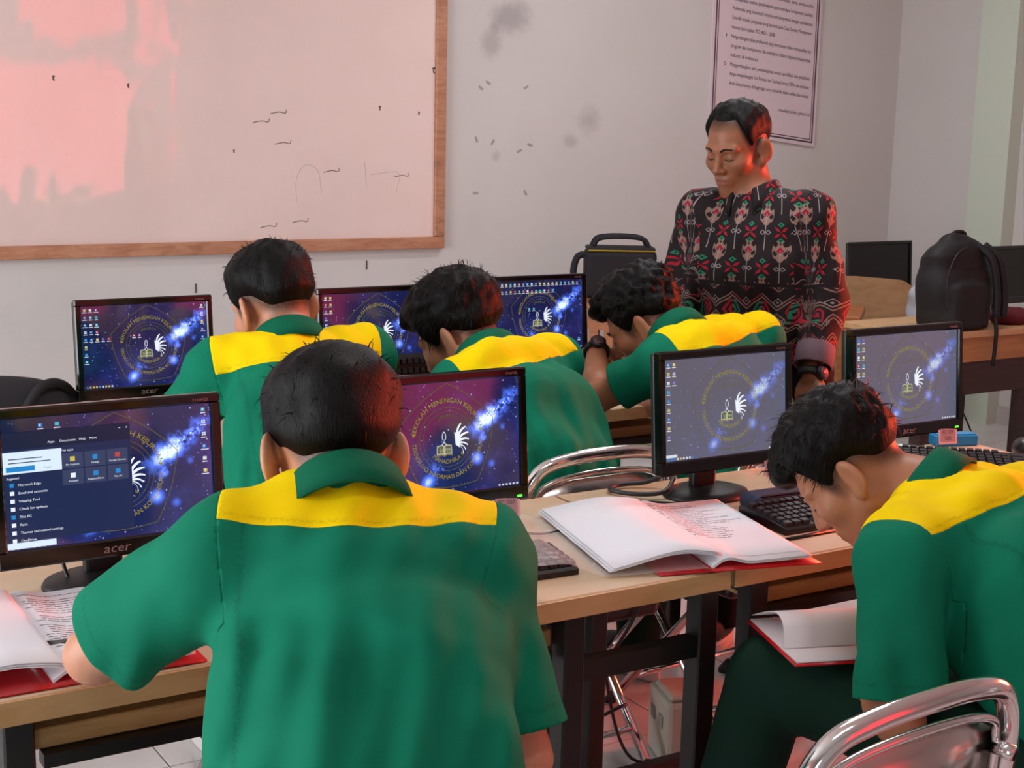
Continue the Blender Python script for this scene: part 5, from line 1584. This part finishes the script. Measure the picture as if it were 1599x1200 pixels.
# desk with the tall rounded back panel
t = thing('panel_desk', 'tan desk with a tall rounded back panel behind the teacher', 'desk', (5.10, 4.97, 0))
poly = [(-0.40, 0.10), (0.38, 0.10), (0.385, 0.55)]
for k in range(9):
    a = k/8*math.pi/2; poly.append((0.385 - 0.19*(1 - math.cos(a)), 0.60 + 0.215*math.sin(a)))
poly += [(-0.05, 0.838), (-0.40, 0.852)]
MB().prism(poly, -0.0125, 0.0125).obj('back_panel', PANEL, t)
MB().box((-0.01, 0.27, 0.70), (0.74, 0.50, 0.024)).obj('desktop', PANEL, t)
for x in (-0.35, 0.33): MB().box((x, 0.28, 0.344), (0.024, 0.46, 0.688)).obj('side_panel', PANEL, t)
# varnished table set at an angle
e1 = np.array([3.66, 5.33]); e2 = np.array([4.50, 4.40]); ev = e2 - e1; L = np.linalg.norm(ev); mid = (e1+e2)/2
an = math.atan2(ev[1], ev[0]); nrm = np.array([-ev[1], ev[0]])/L
c = mid + nrm*0.20
t = thing('varnished_table', 'orange varnished wooden table standing askew behind the teacher', 'table', (c[0], c[1], 0), an)
MB().box((0, 0, 0.722), (L, 0.40, 0.036), bev=0.008, seg=2).obj('table_top', ORANGEWOOD, t)
MB().box((0, -0.17, 0.655), (L - 0.08, 0.02, 0.09)).obj('apron', ORANGEWOOD, t)
for x in (-L/2 + 0.07, -L/2 + 0.14, L/2 - 0.07):
    for y in (-0.16, 0.16): MB().box((x, y, 0.352), (0.042, 0.042, 0.704)).obj('leg', ORANGEWOOD, t)
# black camera bag on it
FAB = Mat('black_fabric', '#17131a', 0.8); FAB.bump(FAB.noise(160, 2), 0.2, 0.002); FAB = FAB.m
t = thing('camera_bag', 'boxy black carry bag with yellow piping on the varnished table', 'bag', (3.92, 5.38, 0.74), math.radians(-30))
MB().box((0, 0, 0.112), (0.33, 0.16, 0.224), bev=0.025, seg=3).obj('body', FAB, t)
MB().box((0, 0, 0.228), (0.315, 0.145, 0.02), bev=0.008, seg=2).obj('lid', FAB, t)
MB().tube(smooth_path([(-0.155, -0.076, 0.222), (0.155, -0.076, 0.222)], 2), 0.004, 6).obj('piping', plain('yellow_piping', '#a38a1f', 0.6), t)
for y in (-0.04, 0.045):
    v, f = tube(smooth_path([(-0.13, y, 0.235), (-0.10, y, 0.275), (0.0, y - 0.01, 0.285), (0.10, y, 0.275), (0.13, y, 0.235)], 6), 0.011, 8)
    MB().add(v, f, 0, True).obj('handle', FAB, t)
v, f = tube(smooth_path([(-0.165, 0, 0.20), (-0.20, 0, 0.18), (-0.215, -0.01, 0.11), (-0.19, -0.02, 0.05), (-0.17, -0.02, 0.03)], 6), 0.016, 8)
MB().add(v, f, 0, True).obj('strap', FAB, t)
t = thing('small_card', 'small white card with a dark blue corner beside the black carry bag', 'card', (4.085, 5.16, 0.74), math.radians(-35))
MB().box((0, 0, 0.09), (0.075, 0.006, 0.18)).obj('board', plain('white_card', '#d5c3cc', 0.6), t)
MB().box((0.0, -0.004, 0.19), (0.045, 0.004, 0.04)).obj('blue_tab', plain('blue_tab', '#1f2350', 0.5), t)

# backpack
def backpack(P):
    q = P
    d = loft(q, [((0, 0, 0.06), (1, 0, 0), (0, 1, 0), 0.185, 0.125), ((0.0, 0, 0.20), (1, 0, 0), (0, 1, 0), 0.19, 0.125), ((-0.01, 0.01, 0.32), (1, 0, 0), (0, 1, 0), 0.165, 0.105), ((0.0, 0.02, 0.385), (1, 0, 0), (0, 1, 0), 0.09, 0.06)], 2.6)
    d = smin(d, loft(q, [((-0.03, -0.115, 0.05), (1, 0, 0), (0, 1, 0), 0.115, 0.05), ((-0.03, -0.105, 0.19), (1, 0, 0), (0, 1, 0), 0.105, 0.045)], 2.6), 0.015)
    d = np.maximum(d, 0.004 - q[:, 2])
    return d - waves(q, 32, 4, 7)*0.005
V, F = surface_net(backpack, axis_grid(-0.26, 0.26, 0.009), axis_grid(-0.22, 0.2, 0.009), axis_grid(-0.01, 0.5, 0.009))
BP = Mat('black_backpack_cloth', '#0d090c', 0.7); BP.bump(BP.noise(220, 2), 0.2, 0.002); BP = BP.m
t = thing('backpack', 'bulky black backpack standing on the light wood table at right', 'backpack', (4.61, 4.0, 0.74), 0.0); t.scale = (0.88, 0.85, 0.85)
link('body', np_mesh('body', V, F, BP), t)
for x in (0.10, 0.15):
    v, f = tube(smooth_path([(x - 0.04, -0.06, 0.40), (x, -0.125, 0.33), (x + 0.02, -0.15, 0.18), (x + 0.01, -0.165, 0.06)], 6), 0.018, 8)
    v[:, 1] = v[:, 1]
    MB().add(v, f, 0, True).obj('shoulder_strap', BP, t)
MB().add(*tube(smooth_path([(0.10, -0.168, 0.06), (0.095, -0.185, 0.0), (0.095, -0.186, -0.07), (0.09, -0.186, -0.17)], 5), 0.010, 6), 0, True).obj('strap_tail', BP, t)
MB().add(*tube(smooth_path([(-0.05, 0.0, 0.42), (-0.03, 0.0, 0.455), (0.03, 0.0, 0.455), (0.05, 0.0, 0.42)], 6), 0.010, 8), 0, True).obj('grab_handle', BP, t)
MB().add(*tube(smooth_path([(-0.15, -0.10, 0.10), (-0.155, -0.095, 0.25), (-0.10, -0.09, 0.36), (0.0, -0.075, 0.40)], 6), 0.004, 6), 0, True).obj('zip', plain('zip_dark', '#2a2228', 0.4), t)
# plastic bag with a green ball
def pbag(P):
    d = ellip(P, (0, 0, 0.14), (0.085, 0.07, 0.145)); d = smin(d, ellip(P, (0.01, 0, 0.27), (0.04, 0.035, 0.07)), 0.03)
    return np.maximum(d, 0.003 - P[:, 2]) - waves(P, 55, 8, 8)*0.008
V, F = surface_net(pbag, axis_grid(-0.13, 0.13, 0.007), axis_grid(-0.12, 0.12, 0.007), axis_grid(-0.01, 0.38, 0.007))
o = link('plastic_bag', np_mesh('plastic_bag', V, F, Mat('crumpled_white_plastic', '#a9aab4', 0.25).m), None, (4.93, 4.42 + 0.02, 0.62))
pl = thing('stool', 'low dark stool carrying the white plastic bag', 'stool', (4.93, 4.44, 0))
MB().box((0, 0, 0.60), (0.24, 0.22, 0.036), bev=0.004).obj('seat', DARKWOOD, pl)
for x in (-.09, .09):
    for y in (-.08, .08): MB().box((x, y, 0.291), (0.03, 0.03, 0.582)).obj('leg', DARKWOOD, pl)
tag(o, 'crumpled white plastic bag left of the backpack', 'bag')
gb = MB().lathe([(0.004, -0.03), (0.018, -0.024), (0.028, -0.01), (0.03, 0.0), (0.028, 0.01), (0.018, 0.024), (0.004, 0.03)], 20).obj('green_ball', plain('lime_green', '#7fae18', 0.5), None, (4.845, 4.335, 0.92))
bpy.data.objects.remove(gb)
gb = MB().lathe([(0.004, -0.03), (0.018, -0.024), (0.028, -0.01), (0.03, 0.0), (0.028, 0.01), (0.018, 0.024), (0.004, 0.03)], 20).obj('green_tag', bpy.data.materials['lime_green'], o, (-0.065, -0.055, 0.215)); gb['label'] = 'round lime green spot'
# dark monitors in the corner
t = monitor('switched-off black monitor on the tan panel desk in the corner', 5.35, 5.12, 0.862, None, off=True, z0=0.712, logo=False, tilt=4, group='switched-off monitors'); t.scale = (1.22, 1, 1)
t = monitor('switched-off black monitor beside the backpack at the right edge', 5.20, 4.19, 0.918, None, off=True, logo=False, tilt=4, group='switched-off monitors'); t.scale = (1.15, 1, 1)
# maroon cloth
def mar(P):
    d = ellip(P, (0, 0, 0.03), (0.11, 0.07, 0.045)); return np.maximum(d, 0.002 - P[:, 2]) - waves(P, 60, 12, 7)*0.006
V, F = surface_net(mar, axis_grid(-0.16, 0.16, 0.008), axis_grid(-0.12, 0.12, 0.008), axis_grid(-0.01, 0.12, 0.008))
o = link('maroon_cloth', np_mesh('maroon_cloth', V, F, plain('maroon_fabric', '#5a0f1c', 0.8)), None, (4.945, 3.985, 0.74)); tag(o, 'crumpled maroon cloth beside the backpack', 'cloth')
# dark bag lying on the back row desk at the left edge
def lbag(P):
    d = ellip(P, (0, 0, 0.05), (0.21, 0.10, 0.085)); d = smin(d, ellip(P, (-0.12, 0, 0.09), (0.11, 0.08, 0.07)), 0.04)
    return np.maximum(d, 0.002 - P[:, 2]) - waves(P, 30, 15, 7)*0.004
V, F = surface_net(lbag, axis_grid(-0.28, 0.28, 0.009), axis_grid(-0.16, 0.16, 0.009), axis_grid(-0.01, 0.2, 0.009))
t = thing('soft_bag', 'soft dark grey bag lying on the back row desk at the left edge', 'bag', (0.735, 3.60, DZ), 0.0)
link('body', np_mesh('body', V, F, plain('charcoal_fabric', '#1d1b21', 0.85)), t)
MB().add(*tube(smooth_path([(0.05, -0.10, 0.06), (0.10, -0.08, 0.115), (0.16, -0.03, 0.11), (0.205, 0.0, 0.06), (0.21, 0.0, 0.02)], 6), 0.012, 8), 0, True).obj('strap', FAB, t)

# ------------------------------------------------------------------ things on the floor
WHITEP = plain('off_white_plastic', '#b9b4a6', 0.5)
t = thing('power_box', 'off-white plastic power box on the floor between the desk legs', 'box', (2.085, 2.56, 0), math.radians(-20))
MB().box((0, 0, 0.085), (0.10, 0.16, 0.17), bev=0.012, seg=2).obj('body', WHITEP, t)
MB().box((0, -0.01, 0.178), (0.085, 0.12, 0.016), bev=0.006).obj('lid', WHITEP, t)
for k in range(2): MB().box((-0.051, -0.03 + 0.06*k, 0.11), (0.004, 0.03, 0.03)).obj('socket', plain('socket_grey', '#8f8b82', 0.6), t)
